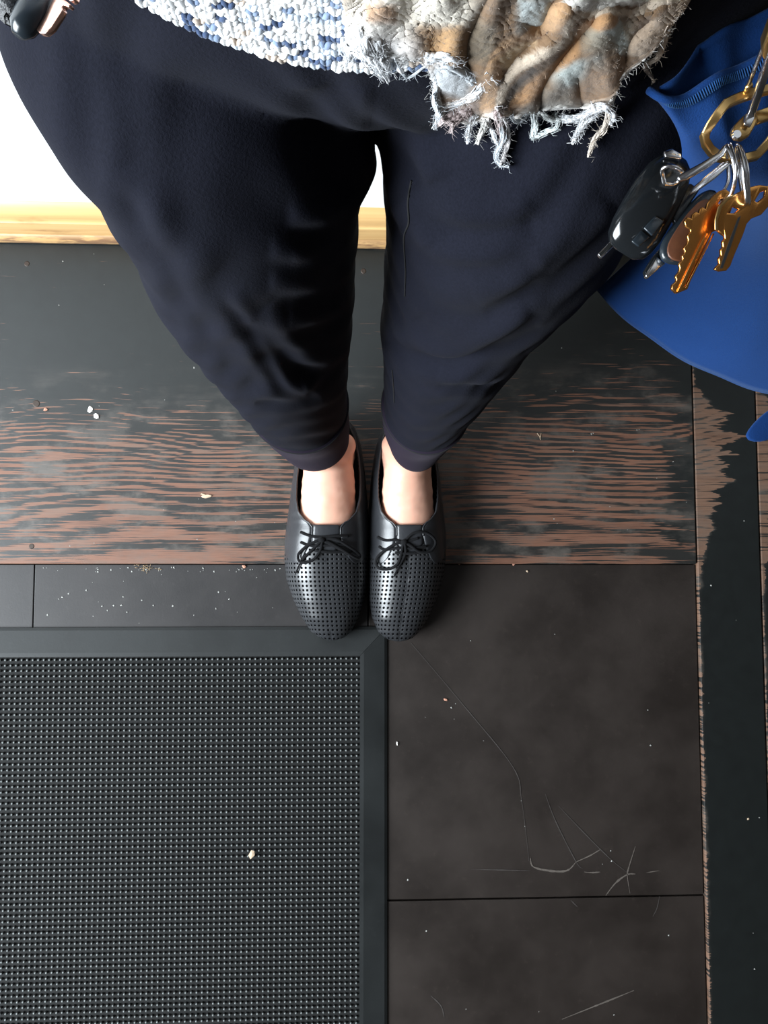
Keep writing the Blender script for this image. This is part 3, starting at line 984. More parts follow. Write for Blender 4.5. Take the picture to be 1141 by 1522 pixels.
# ---- scarf: draped over the front of the sweater and the thigh
def body_hit(px, py):
    r = ray(px, py); ds = []
    for t in (TB, SB):
        h = t.ray_cast(CAM, r)
        if h[0] is not None: ds.append(H - h[0].z)
    return min(ds) if ds else None


up_e = [(505, -70), (560, -75), (640, -78), (720, -80), (800, -80), (880, -80), (960, -72), (1050, -60)]
lo_e = [(520, 78), (560, 88), (612, 88), (642, 108), (646, 150), (664, 182), (704, 180), (742, 176), (790, 168), (850, 162), (905, 160), (925, 118), (968, 78), (1010, 10)]
NU, NV = 230, 120


def resample(pts, n):
    c = np.array(catmull(pts, 20)); L = np.r_[0, np.cumsum(np.linalg.norm(np.diff(c, axis=0), axis=1))]
    t = np.linspace(0, L[-1], n); return np.stack([np.interp(t, L, c[:, 0]), np.interp(t, L, c[:, 1])], 1)


ue, le = resample(up_e, NU), resample(lo_e, NU)
vv = np.linspace(0, 1, NV)[:, None, None]
G = ue[None] * (1 - vv) + le[None] * vv                       # NV,NU,2 pixel positions
D = np.full((NV, NU), np.nan)
for j in range(0, NV, 4):
    for i in range(0, NU, 5):
        h = body_hit(*G[j, i]); D[j, i] = h if h else np.nan
gj, gi = np.arange(0, NV, 4), np.arange(0, NU, 5)
Dc = D[np.ix_(gj, gi)]
for _ in range(60):
    if not np.isnan(Dc).any(): break
    Pd = np.pad(Dc, 1, mode='edge'); st = np.stack([Pd[1:-1, :-2], Pd[1:-1, 2:], Pd[:-2, 1:-1], Pd[2:, 1:-1]])
    cntn = (~np.isnan(st)).sum(0); mean = np.where(cntn > 0, np.nansum(st, 0) / np.maximum(cntn, 1), np.nan)
    Dc = np.where(np.isnan(Dc), mean, Dc)
for _ in range(18):
    Pd = np.pad(Dc, 1, mode='edge'); av = (Pd[1:-1, :-2] + Pd[1:-1, 2:] + Pd[:-2, 1:-1] + Pd[2:, 1:-1]) / 4
    Dc = np.minimum(Dc, .5 * Dc + .5 * av)
tmp = np.stack([np.interp(np.arange(NU), gi, row) for row in Dc]); D = np.stack([np.interp(np.arange(NV), gj, tmp[:, i]) for i in range(NU)], 1)
Qg = G.reshape(-1, 2)
lift = np.full(len(Qg), .011)
ridges = [([(735, -40), (728, 20), (722, 75), (728, 120), (735, 165)], .008, 16), ([(835, 20), (832, 45), (800, 80), (760, 110), (740, 150), (738, 180)], .010, 13),
          ([(895, 30), (860, 80), (815, 125), (775, 160)], .008, 15), ([(1020, 5), (985, 40), (940, 70), (905, 110)], .008, 18), ([(560, 10), (590, 50), (640, 85)], .007, 22),
          ([(880, -40), (860, 25), (960, 12), (1020, 0)], .006, 14), ([(660, 0), (680, 50), (690, 110), (705, 160)], .006, 18), ([(530, 20), (545, 60), (570, 100)], .006, 15)]
valleys = [([(735, -30), (708, 25), (692, 55), (692, 95)], .008, 7), ([(815, 45), (775, 72), (745, 105)], .006, 7), ([(885, 25), (872, 40), (835, 80), (805, 130), (800, 165)], .009, 6),
           ([(965, 25), (940, 50), (925, 78)], .007, 6), ([(858, 110), (862, 160)], .005, 5), ([(780, 30), (805, 30), (820, 0)], .006, 6)]
for line, A, w in ridges:
    d, s, al = poly_dist(Qg, [tuple(p) for p in catmull(line, 6)]); lift += .5 * A * np.exp(-(d / (1.35 * w)) ** 2)
for line, A, w in valleys:
    d, s, al = poly_dist(Qg, [tuple(p) for p in catmull(line, 6)]); lift -= .6 * A * np.exp(-(d / (1.2 * w)) ** 2)
lift += .00035 * np.sin(Qg[:, 0] * .31 + 2.1 * np.sin(Qg[:, 1] * .17)) * np.sin(Qg[:, 1] * .37 + 1.7 * np.sin(Qg[:, 0] * .13)) + .00006 * rng.standard_normal(len(Qg))
lift += .0012 * np.sin(Qg[:, 0] * .09 + Qg[:, 1] * .05)
lift = np.clip(lift, .003, .03)
Dl = D.reshape(-1) - lift
V = [U(Qg[i, 0], Qg[i, 1], Dl[i]) for i in range(len(Qg))]
Fc = [(j * NU + i, j * NU + i + 1, (j + 1) * NU + i + 1, (j + 1) * NU + i) for j in range(NV - 1) for i in range(NU - 1)]
C = np.tile(np.array((.20, .125, .072)), (len(Qg), 1))


def stripe(line, w, col, soft=.35):
    d, s, al = poly_dist(Qg, [tuple(p) for p in catmull(line, 6)])
    m = np.clip((w - d) / (w * soft) , 0, 1)[:, None]; C[:] = C * (1 - m) + np.array(col) * m


def patch(c, rx, ry, col, rot=0, soft=.5):
    q = Qg - np.array(c); ca, sa = math.cos(rot), math.sin(rot)
    q = np.stack([q[:, 0] * ca + q[:, 1] * sa, -q[:, 0] * sa + q[:, 1] * ca], 1)
    r = np.maximum(np.abs(q[:, 0] / rx), np.abs(q[:, 1] / ry)); m = np.clip((1 - r) / soft, 0, 1)[:, None]; C[:] = C * (1 - m) + np.array(col) * m


cream, greyw, tan, dark, brown2 = (.66, .60, .52), (.42, .46, .44), (.40, .245, .135), (.085, .055, .036), (.26, .14, .07)
patch((560, 0), 62, 60, cream); patch((565, 12), 26, 18, (.40, .26, .17)); patch((655, 5), 70, 34, (.60, .55, .47)); patch((655, 62), 38, 40, (.33, .20, .10)); patch((595, 70), 32, 22, (.52, .44, .38))
patch((715, 55), 26, 38, (.22, .175, .125)); patch((792, 12), 30, 32, (.50, .54, .53)); patch((745, -20), 30, 40, (.22, .15, .10))
patch((860, 100), 45, 22, greyw, -.3); patch((905, 45), 42, 30, (.30, .26, .20)); patch((915, 50), 14, 32, greyw, -.5); patch((825, 145), 34, 30, (.21, .17, .13)); patch((885, 125), 36, 50, (.25, .155, .09), .4)
patch((668, 112), 40, 26, (.50, .52, .54), .3); patch((680, 165), 36, 26, (.40, .31, .28))
stripe([(842, -40), (838, 5), (812, 38), (770, 55), (740, 70), (728, 120), (722, 170)], 12, tan)
stripe([(795, 60), (765, 70), (748, 85)], 12, (.60, .44, .27))
stripe([(900, 25), (868, 35), (850, 70), (800, 115), (765, 150), (755, 175)], 13, (.42, .235, .115))
stripe([(1010, -10), (930, 14), (870, 12), (845, 25), (836, 55), (800, 78), (762, 100), (744, 130), (738, 175)], 6, (.56, .46, .36))
stripe([(790, 95), (760, 125), (745, 155)], 6, dark); stripe([(820, 40), (790, 62), (765, 85), (738, 118)], 3.5, dark)
stripe([(1060, -30), (900, -8), (850, -6)], 16, (.60, .57, .52)); stripe([(1010, 5), (975, 35), (950, 65)], 15, (.40, .30, .22)); stripe([(1015, 15), (985, 55), (975, 80)], 6, (.58, .50, .42))
# pale edge where the weave turns to fringe
vrow = np.repeat(np.linspace(0, 1, NV), NU); m = (np.clip((vrow - .90) / .08, 0, 1) * .75)[:, None]; C = C * (1 - m) + np.array((.62, .62, .60)) * m
m = (np.clip((635 - Qg[:, 0]) / 60, 0, 1) * np.clip((vrow - .55) / .3, 0, 1) * .8)[:, None]; C = C * (1 - m) + np.array((.72, .73, .74)) * m
CS = np.clip(C, 0, 1)
sc = mk('scarf', V, Fc, M['scarf'], person); set_tint(sc.data, np.clip(C, 0, 1))
tag(sc, 'fringed brown, tan and grey plaid wool scarf hanging over the sweater')
sc.modifiers.new('thick', 'SOLIDIFY').thickness = .0022
SCB = BVHTree.FromPolygons([tuple(v) for v in V], Fc)


def top_hit(px, py):
    r = ray(px, py); ds = []
    for t in (TB, SB, SCB):
        h = t.ray_cast(CAM, r)
        if h[0] is not None: ds.append(H - h[0].z)
    return min(ds) if ds else None


pale, grey_, beige, mauve = (.70, .71, .73), (.50, .53, .56), (.60, .50, .40), (.42, .34, .33)
tassels = [([(538, 58), (552, 90), (578, 122)], 9, pale, 26), ([(512, 55), (514, 75), (518, 92)], 8, pale, 16), ([(560, 60), (568, 88), (582, 110)], 7, pale, 16), ([(530, 40), (535, 70), (548, 92)], 8, (.7, .7, .7), 16),
           ([(585, 88), (600, 112), (610, 114), (640, 94), (668, 90)], 2, grey_, 5), ([(632, 84), (660, 86), (690, 92)], 7, pale, 14), ([(652, 120), (646, 150), (652, 170), (644, 192)], 5, grey_, 12), ([(655, 100), (690, 110), (705, 125)], 9, grey_, 18),
           ([(730, 112), (708, 138), (685, 152), (655, 164), (648, 184)], 5, pale, 16), ([(722, 128), (702, 146), (680, 150), (658, 158)], 5, (.66, .6, .56), 12), ([(700, 165), (680, 168), (660, 178), (646, 188)], 7, mauve, 18), ([(690, 172), (676, 182), (670, 198)], 6, mauve, 12),
           ([(705, 172), (698, 190), (694, 214)], 4, pale, 12), ([(722, 176), (716, 195), (708, 214)], 5, (.74, .72, .68), 12), ([(726, 180), (733, 200), (740, 216)], 4, pale, 10), ([(738, 165), (745, 190), (748, 210)], 6, mauve, 14),
           ([(738, 158), (752, 182), (756, 205), (750, 228), (744, 246)], 3.5, (.58, .56, .56), 12), ([(742, 170), (748, 205), (738, 230), (744, 244), (756, 248)], 3.5, grey_, 12), ([(760, 172), (770, 180), (785, 170)], 4, grey_, 8),
           ([(792, 166), (795, 185), (793, 203), (812, 196), (828, 188), (826, 168)], 3.5, (.58, .62, .62), 12), ([(800, 168), (820, 178), (835, 176)], 5, (.55, .57, .56), 12), ([(835, 176), (860, 174), (880, 166), (905, 160)], 6, pale, 18),
           ([(872, 172), (862, 192), (850, 214)], 5, (.66, .66, .66), 14), ([(888, 168), (868, 186), (852, 208)], 4, pale, 10), ([(905, 165), (898, 190), (884, 206), (875, 234)], 4.5, (.66, .58, .50), 14), ([(880, 162), (898, 160), (912, 172), (906, 186)], 6, pale, 14),
           ([(988, 58), (978, 85), (958, 98), (966, 112), (972, 122)], 3, (.55, .46, .38), 9), ([(996, 40), (986, 62), (974, 88)], 4, (.55, .46, .38), 9)]
for line, w, col, ns in tassels:
    V, Fc, C = [], [], []
    for s in range(int(ns * 2.2) + 4):
        core = s < 4
        ph = random.uniform(0, 6.28); off = random.gauss(0, .22 if core else .55) * w; pts = []; cc = catmull(line, 7); nn = len(cc); tw = random.uniform(1, 3); trim = 1.0 if core else random.uniform(.75, 1.0)
        for i, p in enumerate(cc[:max(4, int(nn * trim))]):
            t = cc[min(i + 1, nn - 1)] - cc[max(i - 1, 0)]; t /= np.linalg.norm(t) + 1e-9
            u_ = i / (nn - 1); k = off * (1 - .45 * u_) + .35 * w * math.sin(ph + u_ * tw * 3)
            x, y = p[0] - t[1] * k, p[1] + t[0] * k
            h = top_hit(x, y) or .33
            pts.append((x, y, h))
        hs = np.array([q[2] for q in pts]); hs = hs + 0
        for _ in range(3): hs = np.minimum(hs, np.convolve(np.pad(hs, 3, mode='edge'), np.ones(7) / 7, 'valid'))
        P3 = [U(q[0], q[1], h - .0015 - abs(math.sin(ph + j * .5)) * .003 - .0015 * random.random() * 0) for j, (q, h) in enumerate(zip(pts, hs))]
        a, b = tube_data(P3, [w * .00010, w * .00013, w * .00010, .0003] if core else [.00024, .00024, .0002, .0001], 6 if core else 3, V0=len(V)); V += a; Fc += b
        C += [np.array(col) * random.uniform(.8, 1.12)] * len(a)
        for _ in range(7 if core else 2):
            p = random.choice(P3); dv = Vector((random.gauss(0, 1), random.gauss(-.2, 1), random.gauss(.4, .7))).normalized(); Lh = random.uniform(.0012, .0042); e_ = Vector((random.gauss(0, 1), random.gauss(0, 1), random.gauss(0, 1))) * .0008
            a, b = tube_data([p, p + dv * Lh * .5 + e_, p + dv * Lh], [.00008, .00007, .00005], 3, V0=len(V)); V += a; Fc += b
            C += [np.array(col)] * len(a)
    o = mk('tassel', V, Fc, M['fringe'], sc); set_tint(o.data, np.clip(np.array(C), 0, 1))
# loose wool hairs standing off the scarf
VF, FF, CF = [], [], []
for s in range(9000):
    i = random.randrange(len(Qg)); x, y = Qg[i]
    if y < -20: continue
    p = U(x, y, Dl[i]); d = Vector((random.gauss(0, 1), random.gauss(-.3, 1), random.gauss(.9, .6))).normalized(); L = random.uniform(.001, .0042)
    e = Vector((random.gauss(0, 1), random.gauss(0, 1), random.gauss(0, 1))) * .0009
    a, b = tube_data([p, p + d * L * .5 + e, p + d * L], [.00009, .00008, .00005], 3, V0=len(VF)); VF += a; FF += b
    CF += [CS[i] * .8 + .12] * len(a)
o = mk('wool_fuzz', VF, FF, M['fringe'], sc); set_tint(o.data, np.array(CF)); tag(o, kind='stuff')

# ------------------------------------------------------------------ blue canvas bag
bag = empty('canvas_bag', U(1060, 560, .66))
tag(bag, 'blue cotton canvas tote bag hanging open at the hip behind the keys', 'bag')
NUB, NVB = 48, 40
rim_f = resample([(964, 134), (975, 146), (990, 151), (1015, 144), (1050, 125), (1090, 103), (1141, 84), (1260, 40)], NUB)
mid1 = resample([(1012, 216), (1030, 225), (1060, 232), (1141, 240), (1270, 230)], NUB)
mid2 = resample([(975, 330), (1000, 350), (1060, 370), (1141, 385), (1280, 380)], NUB)
bot = resample([(888, 430), (915, 458), (950, 490), (1000, 524), (1060, 556), (1141, 584), (1280, 610)], NUB)
dr = np.interp(np.arange(NUB), [0, 20, NUB - 1], [.322, .316, .314])
ctr = [np.c_[rim_f, dr], np.c_[mid1, np.interp(np.arange(NUB), [0, 14, NUB - 1], [.360, .354, .362])], np.c_[mid2, np.full(NUB, .490)], np.c_[bot, np.full(NUB, .640)]]
V = []
cols = []
for i in range(NUB):
    c3 = catmull([tuple(U(*c[i])) for c in ctr], 13)
    cols.append(c3)
NVB = len(cols[0])
front = [[Vector(cols[i][j]) + Vector((0, -.006, .0)) * math.sin(math.pi * j / (NVB - 1)) + Vector((0, 0, .0016 * math.sin(i * .5 + j * .22))) for i in range(NUB)] for j in range(NVB)]
# back panel: behind the front one (towards the wall), meeting it at the bottom and at the side
back = []
for j in range(NVB):
    row = []
    for i in range(NUB):
        t = j / (NVB - 1); gap = .020 * min(1, i / 10) * (1 - t ** 3)
        row.append(front[j][i] + Vector((.004 * (1 - t), gap + .001, -.002 + (.003 if j == 0 else 0))))
    back.append(row)
for nm, gr, fl_ in (('front_panel', front, 0), ('back_panel', back, 1)):
    V = [p for r in gr for p in r]
    Fc = [(j * NUB + i, j * NUB + i + 1, (j + 1) * NUB + i + 1, (j + 1) * NUB + i) for j in range(NVB - 1) for i in range(NUB - 1)]
    if not fl_: Fc = [tuple(reversed(f)) for f in Fc]
    o = mk(nm, V, Fc, M['blue'], bag); o.modifiers.new('thick', 'SOLIDIFY').thickness = .0014
hem = tube('rim_hem', front[0], .0017, M['blue'], bag, 8)
for i in range(0, NUB - 1):
    for q in range(2):
        k = (i + q * .5); i0 = int(k); p = front[0][i0].lerp(front[0][min(i0 + 1, NUB - 1)], k - i0); pd = front[1][i0].lerp(front[1][min(i0 + 1, NUB - 1)], k - i0)
        dn = (pd - p).normalized()
        if q == 0 and i == 0: SV, SF = [], []
        a, b = tube_data([p + dn * .0008 + Vector((0, -.0004, .0016)), p + dn * .0034 + Vector((.0006, -.0014, .0012))], .0003, 5, V0=len(SV)); SV += a; SF += b
o = mk('rim_stitching', SV, SF, M['blue_thread'], bag); tag(o, kind='stuff')
tab = resample([(1250, 560), (1180, 588), (1141, 610), (1120, 628), (1107, 646), (1110, 654), (1128, 657), (1160, 648), (1260, 620)], 40)
plate('strap_end', [tuple(p) for p in tab], lambda x, y: .66, .004, M['blue'], bag, bev=.0012)

# ------------------------------------------------------------------ carabiner, rings and keys
KOFF = -.034
KD = lambda x, y: .355 + (y - 200) * .00020
rz = lambda o: o


def bar_loop(name, pts, d, w, th, mat, parent):
    """rectangular-section bar bent along a closed line of pixels"""
    P = [U(x, y, d(x, y)) for x, y in pts]; n = len(P); V, Fc = [], []
    c = sum(P, Vector()) / n
    for i in range(n):
        t = (P[(i + 1) % n] - P[i - 1]).normalized(); s = t.cross(Vector((0, 0, 1))).normalized()
        if s.dot(P[i] - c) < 0: s = -s
        ch = .28
        for (a, b) in [(-1, -1 + ch), (-1, 1 - ch), (-1 + ch, 1), (1 - ch, 1), (1, 1 - ch), (1, -1 + ch), (1 - ch, -1), (-1 + ch, -1)]:
            V.append(P[i] + s * (a * w / 2) + Vector((0, 0, 1)) * (b * th / 2))
    for i in range(n):
        for k in range(8):
            j = (i + 1) % n; Fc.append((i * 8 + k, i * 8 + (k + 1) % 8, j * 8 + (k + 1) % 8, j * 8 + k))
    o = mk(name, V, Fc, mat, parent, True); auto_smooth(o, 30); return o


car = empty('carabiner', U(1095, 190, .355))
tag(car, 'brass hexagonal carabiner with a steel wire gate holding the keys', 'carabiner')
hexp = [(1090, 149), (1108, 142), (1128, 136), (1146, 132), (1160, 142), (1166, 165), (1158, 188), (1140, 214), (1124, 231), (1104, 236), (1084, 236), (1068, 233), (1056, 224), (1048, 212), (1047, 200), (1054, 188), (1066, 170), (1078, 155)]
bar_loop('frame', hexp, KD, .0036, .0036, M['brass'], car)
plate('cross_bar', [(1114, 172), (1150, 160), (1156, 176), (1121, 188)], lambda x, y: .3535, .0032, M['brass'], car)
lug = [(1104, 174), (1112, 172), (1121, 181), (1115, 195), (1108, 207), (1099, 212), (1089, 210), (1083, 202), (1085, 193), (1095, 182)]
plate('lug', lug, lambda x, y: .352, .0036, M['brass'], car, bev=.0006)
c = U(1094.5, 200, .3475)
bm = bmesh.new(); bmesh.ops.create_cone(bm, cap_ends=True, segments=20, radius1=.0019, radius2=.0016, depth=.0012); bmesh.ops.translate(bm, vec=c, verts=bm.verts)
o = bm_obj('rivet', bm, M['steel'], car, True); auto_smooth(o)
plate('gate_bar', [(1105, 172), (1115, 170), (1119, 178), (1113, 191), (1103, 187)], lambda x, y: .3475, .0016, M['steel'], car)
plate('gate_bar', [(1107, 172), (1138, 76), (1150, 40), (1162, 42), (1150, 80), (1119, 173)], lambda x, y: .349 - (175 - y) * .0003, .0022, M['steel'], car, bev=.0006)
tube('gate_wire', [U(1112, 126, .338), U(1122, 100, .330), U(1134, 70, .321), U(1148, 36, .311)], .0009, M['steel'], car, 10)
tube('gate_wire', [U(1108, 139, .3435), U(1112, 128, .338), U(1116, 126, .338)], .0012, M['brass'], car, 10)
nose = [(1129, 54), (1141, 22), (1160, -10), (1190, -10), (1180, 40), (1150, 78), (1136, 76), (1130, 68)]
plate('nose', nose, lambda x, y: .319 + (y - 60) * .0003, .0055, M['brass'], car, bev=.001)


def ring(name, pts, r, label, group=None, mat='steel', d=KD, cat='key ring'):
    P = [U(x, y, dd) for x, y, dd in pts]
    o = tube(name, [Vector(p) for p in catmull([tuple(p) for p in P], 8, True)], r, M[mat], None, 8, True)
    return tag(o, label, cat, group)


k0 = .352
ring('key_ring', [(1079, 216, k0 - .004), (1088, 235, k0 - .007), (1092, 262, k0 - .005), (1086, 288, k0 - .001), (1076, 297, k0 + .003), (1070, 294, k0 + .006), (1082, 268, k0 + .010), (1080, 236, k0 + .009)], .0008,
     'steel split ring passing through the notched brass key')
ring('key_ring', [(1084, 214, k0 - .004), (1092, 236, k0 - .009), (1094, 258, k0 - .008), (1090, 280, k0 - .003), (1086, 290, k0 + .004), (1090, 262, k0 + .011), (1086, 234, k0 + .010)], .0007, 'thin steel split ring between the two brass keys')
ring('key_ring', [(1095, 216, k0 - .004), (1103, 240, k0 - .009), (1106, 268, k0 - .008), (1109, 298, k0 - .005), (1106, 303, k0 + .002), (1102, 280, k0 + .010), (1096, 240, k0 + .010)], .0009, 'thick steel split ring through the broad brass key')
ring('key_ring', [(1099, 218, k0 - .003), (1109, 244, k0 - .0085), (1111, 272, k0 - .0075), (1113, 300, k0 - .004), (1111, 304, k0 + .003), (1109, 284, k0 + .011), (1101, 242, k0 + .011)], .0008, 'second steel ring coil through the broad brass key')
ring('key_ring', [(985, 262, .356), (984, 252, .353), (993, 247, .351), (1006, 250, .351), (1014, 258, .353), (1010, 268, .357), (998, 274, .359), (988, 273, .358)], .0009, 'small round steel ring on the car key')
lk = plate('snap_link', [(1077, 219), (1080, 224), (1073, 234), (1050, 252), (1018, 270), (1008, 272), (1004, 267), (1010, 261), (1040, 245), (1064, 230), (1072, 220)], lambda x, y: .3485 + (1078 - x) * .00003, .0022, M['steel'], None, bev=.0005)
tag(lk, 'narrow steel snap link running from the carabiner to the car key', 'link')
tn = plate('steel_tang', [(1070, 244), (1084, 246), (1060, 268), (1034, 286), (1022, 292), (1028, 280)], lambda x, y: .362, .002, M['steel'], None)
tag(tn, 'dull steel tang lying under the split rings above the pocket tool', 'tang')

# notched brass key
KA = lambda x, y: .355 + (y - 280) * .00008
edge = [(1075, 282), (1068, 284), (1058, 290), (1048, 304), (1046, 312), (1041, 308), (1037, 312), (1036, 318), (1031, 315), (1026, 320), (1025, 326), (1019, 323), (1014, 330), (1016, 338), (1023, 342)]
bl = []
for i in range(11):
    x = 1022 - i * 2.05; y = 346 + i * 7.0; bl += [(x - (1.6 if i % 2 else -1.0), y), (x - (3.0 if i % 3 == 0 else .2), y + 3.5)]
keyA = edge + bl + [(996, 424), (995, 430), (1002, 437), (1009, 434), (1019, 430), (1030, 400), (1045, 368), (1055, 346), (1066, 341), (1072, 330), (1082, 318), (1088, 300), (1084, 288)]
ka = empty('house_key', U(1070, 290, .36)); tag(ka, 'notched brass door key with a saw-toothed bow edge', 'key')
plate('blade', keyA, KA, .0021, M['key_brass'], ka, holes=[[(1068, 296), (1078, 294), (1076, 302), (1064, 304)]], bev=.0004)
KA2 = lambda x, y: KA(x, y) - .0021
plate('groove_rib', [(1047, 346), (1053, 346), (1012, 433), (1005, 434)], KA2, .0009, M['key_brass'], ka, bev=.0003)
plate('groove_rib', [(1058, 347), (1061, 347), (1020, 428), (1017, 428)], KA2, .0007, M['key_brass'], ka, bev=.0002)
# broad brass key
KB = lambda x, y: .350 + (y - 280) * .00007
keyB = [(1092, 288), (1108, 280), (1125, 276), (1138, 278), (1145, 290), (1140, 306), (1128, 320), (1113, 326), (1106, 334), (1104, 341), (1100, 352), (1094, 366), (1088, 380), (1082, 396), (1076, 403), (1066, 404), (1058, 401)]
tooth = []
for i in range(8):
    y = 396 - i * 6.2; x = 1062 + i * 1.4; tooth += [(x + (1.5 if i % 2 else 0), y), (x + (3.6 if i % 2 == 0 else 1.2), y - 3)]
keyB += tooth + [(1073, 352), (1068, 348), (1062, 343), (1061, 330), (1064, 312), (1070, 300), (1080, 293)]
kb = empty('house_key', U(1110, 290, .357)); tag(kb, 'broad-bowed brass door key with triangular cut-outs', 'key')
plate('blade', keyB, KB, .0022, M['key_brass'], kb, holes=[[(1078, 318), (1086, 308), (1095, 312), (1088, 318)], [(1118, 300), (1126, 287), (1134, 284), (1132, 294), (1122, 302)], [(1104, 298), (1112, 294), (1112, 302), (1105, 304)]], bev=.0005)
plate('groove', [(1096, 324), (1100, 321), (1084, 370), (1073, 399), (1069, 399), (1080, 366)], lambda x, y: KB(x, y) - .0019, .0004, M['rubber_dark'], kb, bev=0)
plate('bow_rim', [(1092, 288), (1096, 290), (1082, 297), (1072, 308), (1066, 326), (1066, 344), (1061, 342), (1061, 326), (1066, 308), (1078, 294)], lambda x, y: KB(x, y) - .002, .0008, M['brass'], kb, bev=.0003)

# car key: glossy black shell with folding steel blade
ck = empty('car_key', U(950, 330, .372)); tag(ck, 'glossy black car key fob with a short steel blade tip', 'key')


def loft(name, secs, mat, parent, seg=20):
    """sections (px, py, depth, half width m, half thickness m) along a line"""
    C3 = [U(x, y, d) for x, y, d, w, t in secs]; V, Fc = [], []
    for i, (x, y, d, w, t) in enumerate(secs):
        tg_ = (C3[min(i + 1, len(C3) - 1)] - C3[max(i - 1, 0)]).normalized(); s = tg_.cross(Vector((0, 0, 1))).normalized(); u_ = s.cross(tg_)
        for k in range(seg):
            th = 2 * math.pi * k / seg; cs, sn = math.cos(th), math.sin(th)
            V.append(C3[i] + s * w * math.copysign(abs(cs) ** .6, cs) + u_ * t * math.copysign(abs(sn) ** .75, sn))
    n = len(secs)
    for i in range(n - 1):
        for k in range(seg): Fc.append((i * seg + k, i * seg + (k + 1) % seg, (i + 1) * seg + (k + 1) % seg, (i + 1) * seg + k))
    Fc += [tuple(reversed(range(seg))), tuple((n - 1) * seg + k for k in range(seg))]
    o = mk(name, V, Fc, mat, parent); auto_smooth(o, 50); return o


loft('shell', [(1008, 238, .368, .004, .003), (1003, 246, .368, .0075, .0045), (992, 262, .368, .0098, .0058), (976, 288, .369, .0110, .0066), (960, 316, .371, .0114, .0068), (946, 342, .374, .0114, .0066), (936, 360, .377, .0105, .006), (930, 371, .379, .0085, .005), (926, 377, .380, .005, .003)], M['plastic'], ck)
plate('lock_button', [(955, 340), (972, 322), (986, 330), (968, 352)], lambda x, y: .3655, .0012, M['plastic_blue'], ck, bev=.0005)
plate('lock_button', [(937, 360), (952, 343), (965, 354), (948, 368)], lambda x, y: .3685, .0012, M['plastic_blue'], ck, bev=.0005)
plate('blade', [(909, 356), (914, 364), (892, 386), (886, 380)], lambda x, y: .386, .0022, M['steel'], ck)
plate('blade_groove', [(907, 361), (910, 364), (892, 381), (889, 378)], lambda x, y: .3837, .0003, M['rubber_dark'], ck, bev=0)
plate('hinge', [(984, 228), (996, 224), (1010, 232), (1010, 240), (998, 238), (986, 236)], lambda x, y: .363, .002, M['steel'], ck)

# pocket tool with brown scale
pt_ = empty('pocket_tool', U(1010, 340, .375)); tag(pt_, 'black-rimmed pocket tool with a brown side panel and a pointed steel tip', 'pocket tool')
outl = resample([(1036, 292), (1050, 286), (1062, 292), (1060, 310), (1046, 345), (1034, 375), (1022, 392), (1004, 396), (986, 392), (978, 382), (980, 364), (996, 338), (1016, 312), (1036, 292)], 40)[:-1]
plate('body', [tuple(p) for p in outl], lambda x, y: .372, .004, M['plastic_blue'], pt_, bev=.0015)
ci = outl.mean(0); inner = [(ci[0] + (p[0] - ci[0]) * .78 + 3, ci[1] + (p[1] - ci[1]) * .84 + 2) for p in outl]
plate('side_panel', inner, lambda x, y: .368, .0012, M['brown_scale'], pt_, bev=.0005)
plate('tip', [(973, 384), (986, 394), (960, 416), (956, 412)], lambda x, y: .374, .0022, M['steel'], pt_)
plate('sheath', [(978, 372), (983, 384), (966, 404), (957, 416), (954, 406), (966, 386)], lambda x, y: .376, .003, M['plastic'], pt_)
plate('lid', [(1010, 282), (1022, 276), (1036, 286), (1018, 312), (1000, 336), (994, 326)], lambda x, y: .371, .003, M['plastic_blue'], pt_, bev=.0008)

KOFF = 0.0
# ------------------------------------------------------------------ leather bag corner with rose gold pull
lb = empty('leather_bag', U(0, -60, .33)); tag(lb, 'grained black leather bag with a rolled strap and rose gold zip pull', 'bag')
LD = .256
bo = resample([(26, 58), (0, 34), (-60, -24), (-140, -110), (-80, -190), (30, -100), (46, -8)], 40)
plate('body', [tuple(p) for p in bo], lambda x, y: LD + .008, .008, M['leather_grain'], lb, bev=.004)
tube('rolled_edge', [U(x, y, LD - .002) for x, y in [(27, 53), (33, 42), (45, 24), (58, 2), (66, -30), (62, -80)]], [.0020, .0042, .0050, .0050, .0050, .0050], M['plastic_blue'], lb, 18)
tube('piping', [U(x, y, LD - .001) for x, y in [(24, 22), (8, 4), (-20, -28), (-60, -70)]], .0018, M['leather_grain'], lb, 10)
plate('zip_pull', [(61, 50), (66, 55), (74, 56), (84, 48), (98, 26), (101, 20), (99, 17), (103, 14), (109, 17), (112, 13), (92, -2), (84, 8), (74, 28)], lambda x, y: LD - .004 + (90 - x) * .0001, .0022, M['rose'], lb, bev=.0003)
plate('pull_loop', [(95, -4), (112, 8), (118, 6), (120, -2), (108, -14)], lambda x, y: LD - .004 + (90 - x) * .0001, .0022, M['rose'], lb, bev=.0003)


# ------------------------------------------------------------------ crumbs and chips
def crumb(name, px, py, size, z, mat, label, cat, flat=.5, group=None, seed=0, ratio=1.0, rot=0.0):
    r = random.Random(seed); bm = bmesh.new(); bmesh.ops.create_icosphere(bm, subdivisions=1, radius=1)
    for v in bm.verts: v.co *= r.uniform(.6, 1.25)
    c = Z(px, py, z); h = size / 2
    bmesh.ops.scale(bm, vec=(h * ratio, h / ratio, h * flat), verts=bm.verts)
    bmesh.ops.rotate(bm, cent=(0, 0, 0), matrix=Matrix.Rotation(rot, 3, 'Z'), verts=bm.verts)
    lo = min(v.co.z for v in bm.verts); bmesh.ops.translate(bm, vec=(c.x, c.y, z - lo), verts=bm.verts)
    return tag(bm_obj(name, bm, M[mat], None, False), label, cat, group)


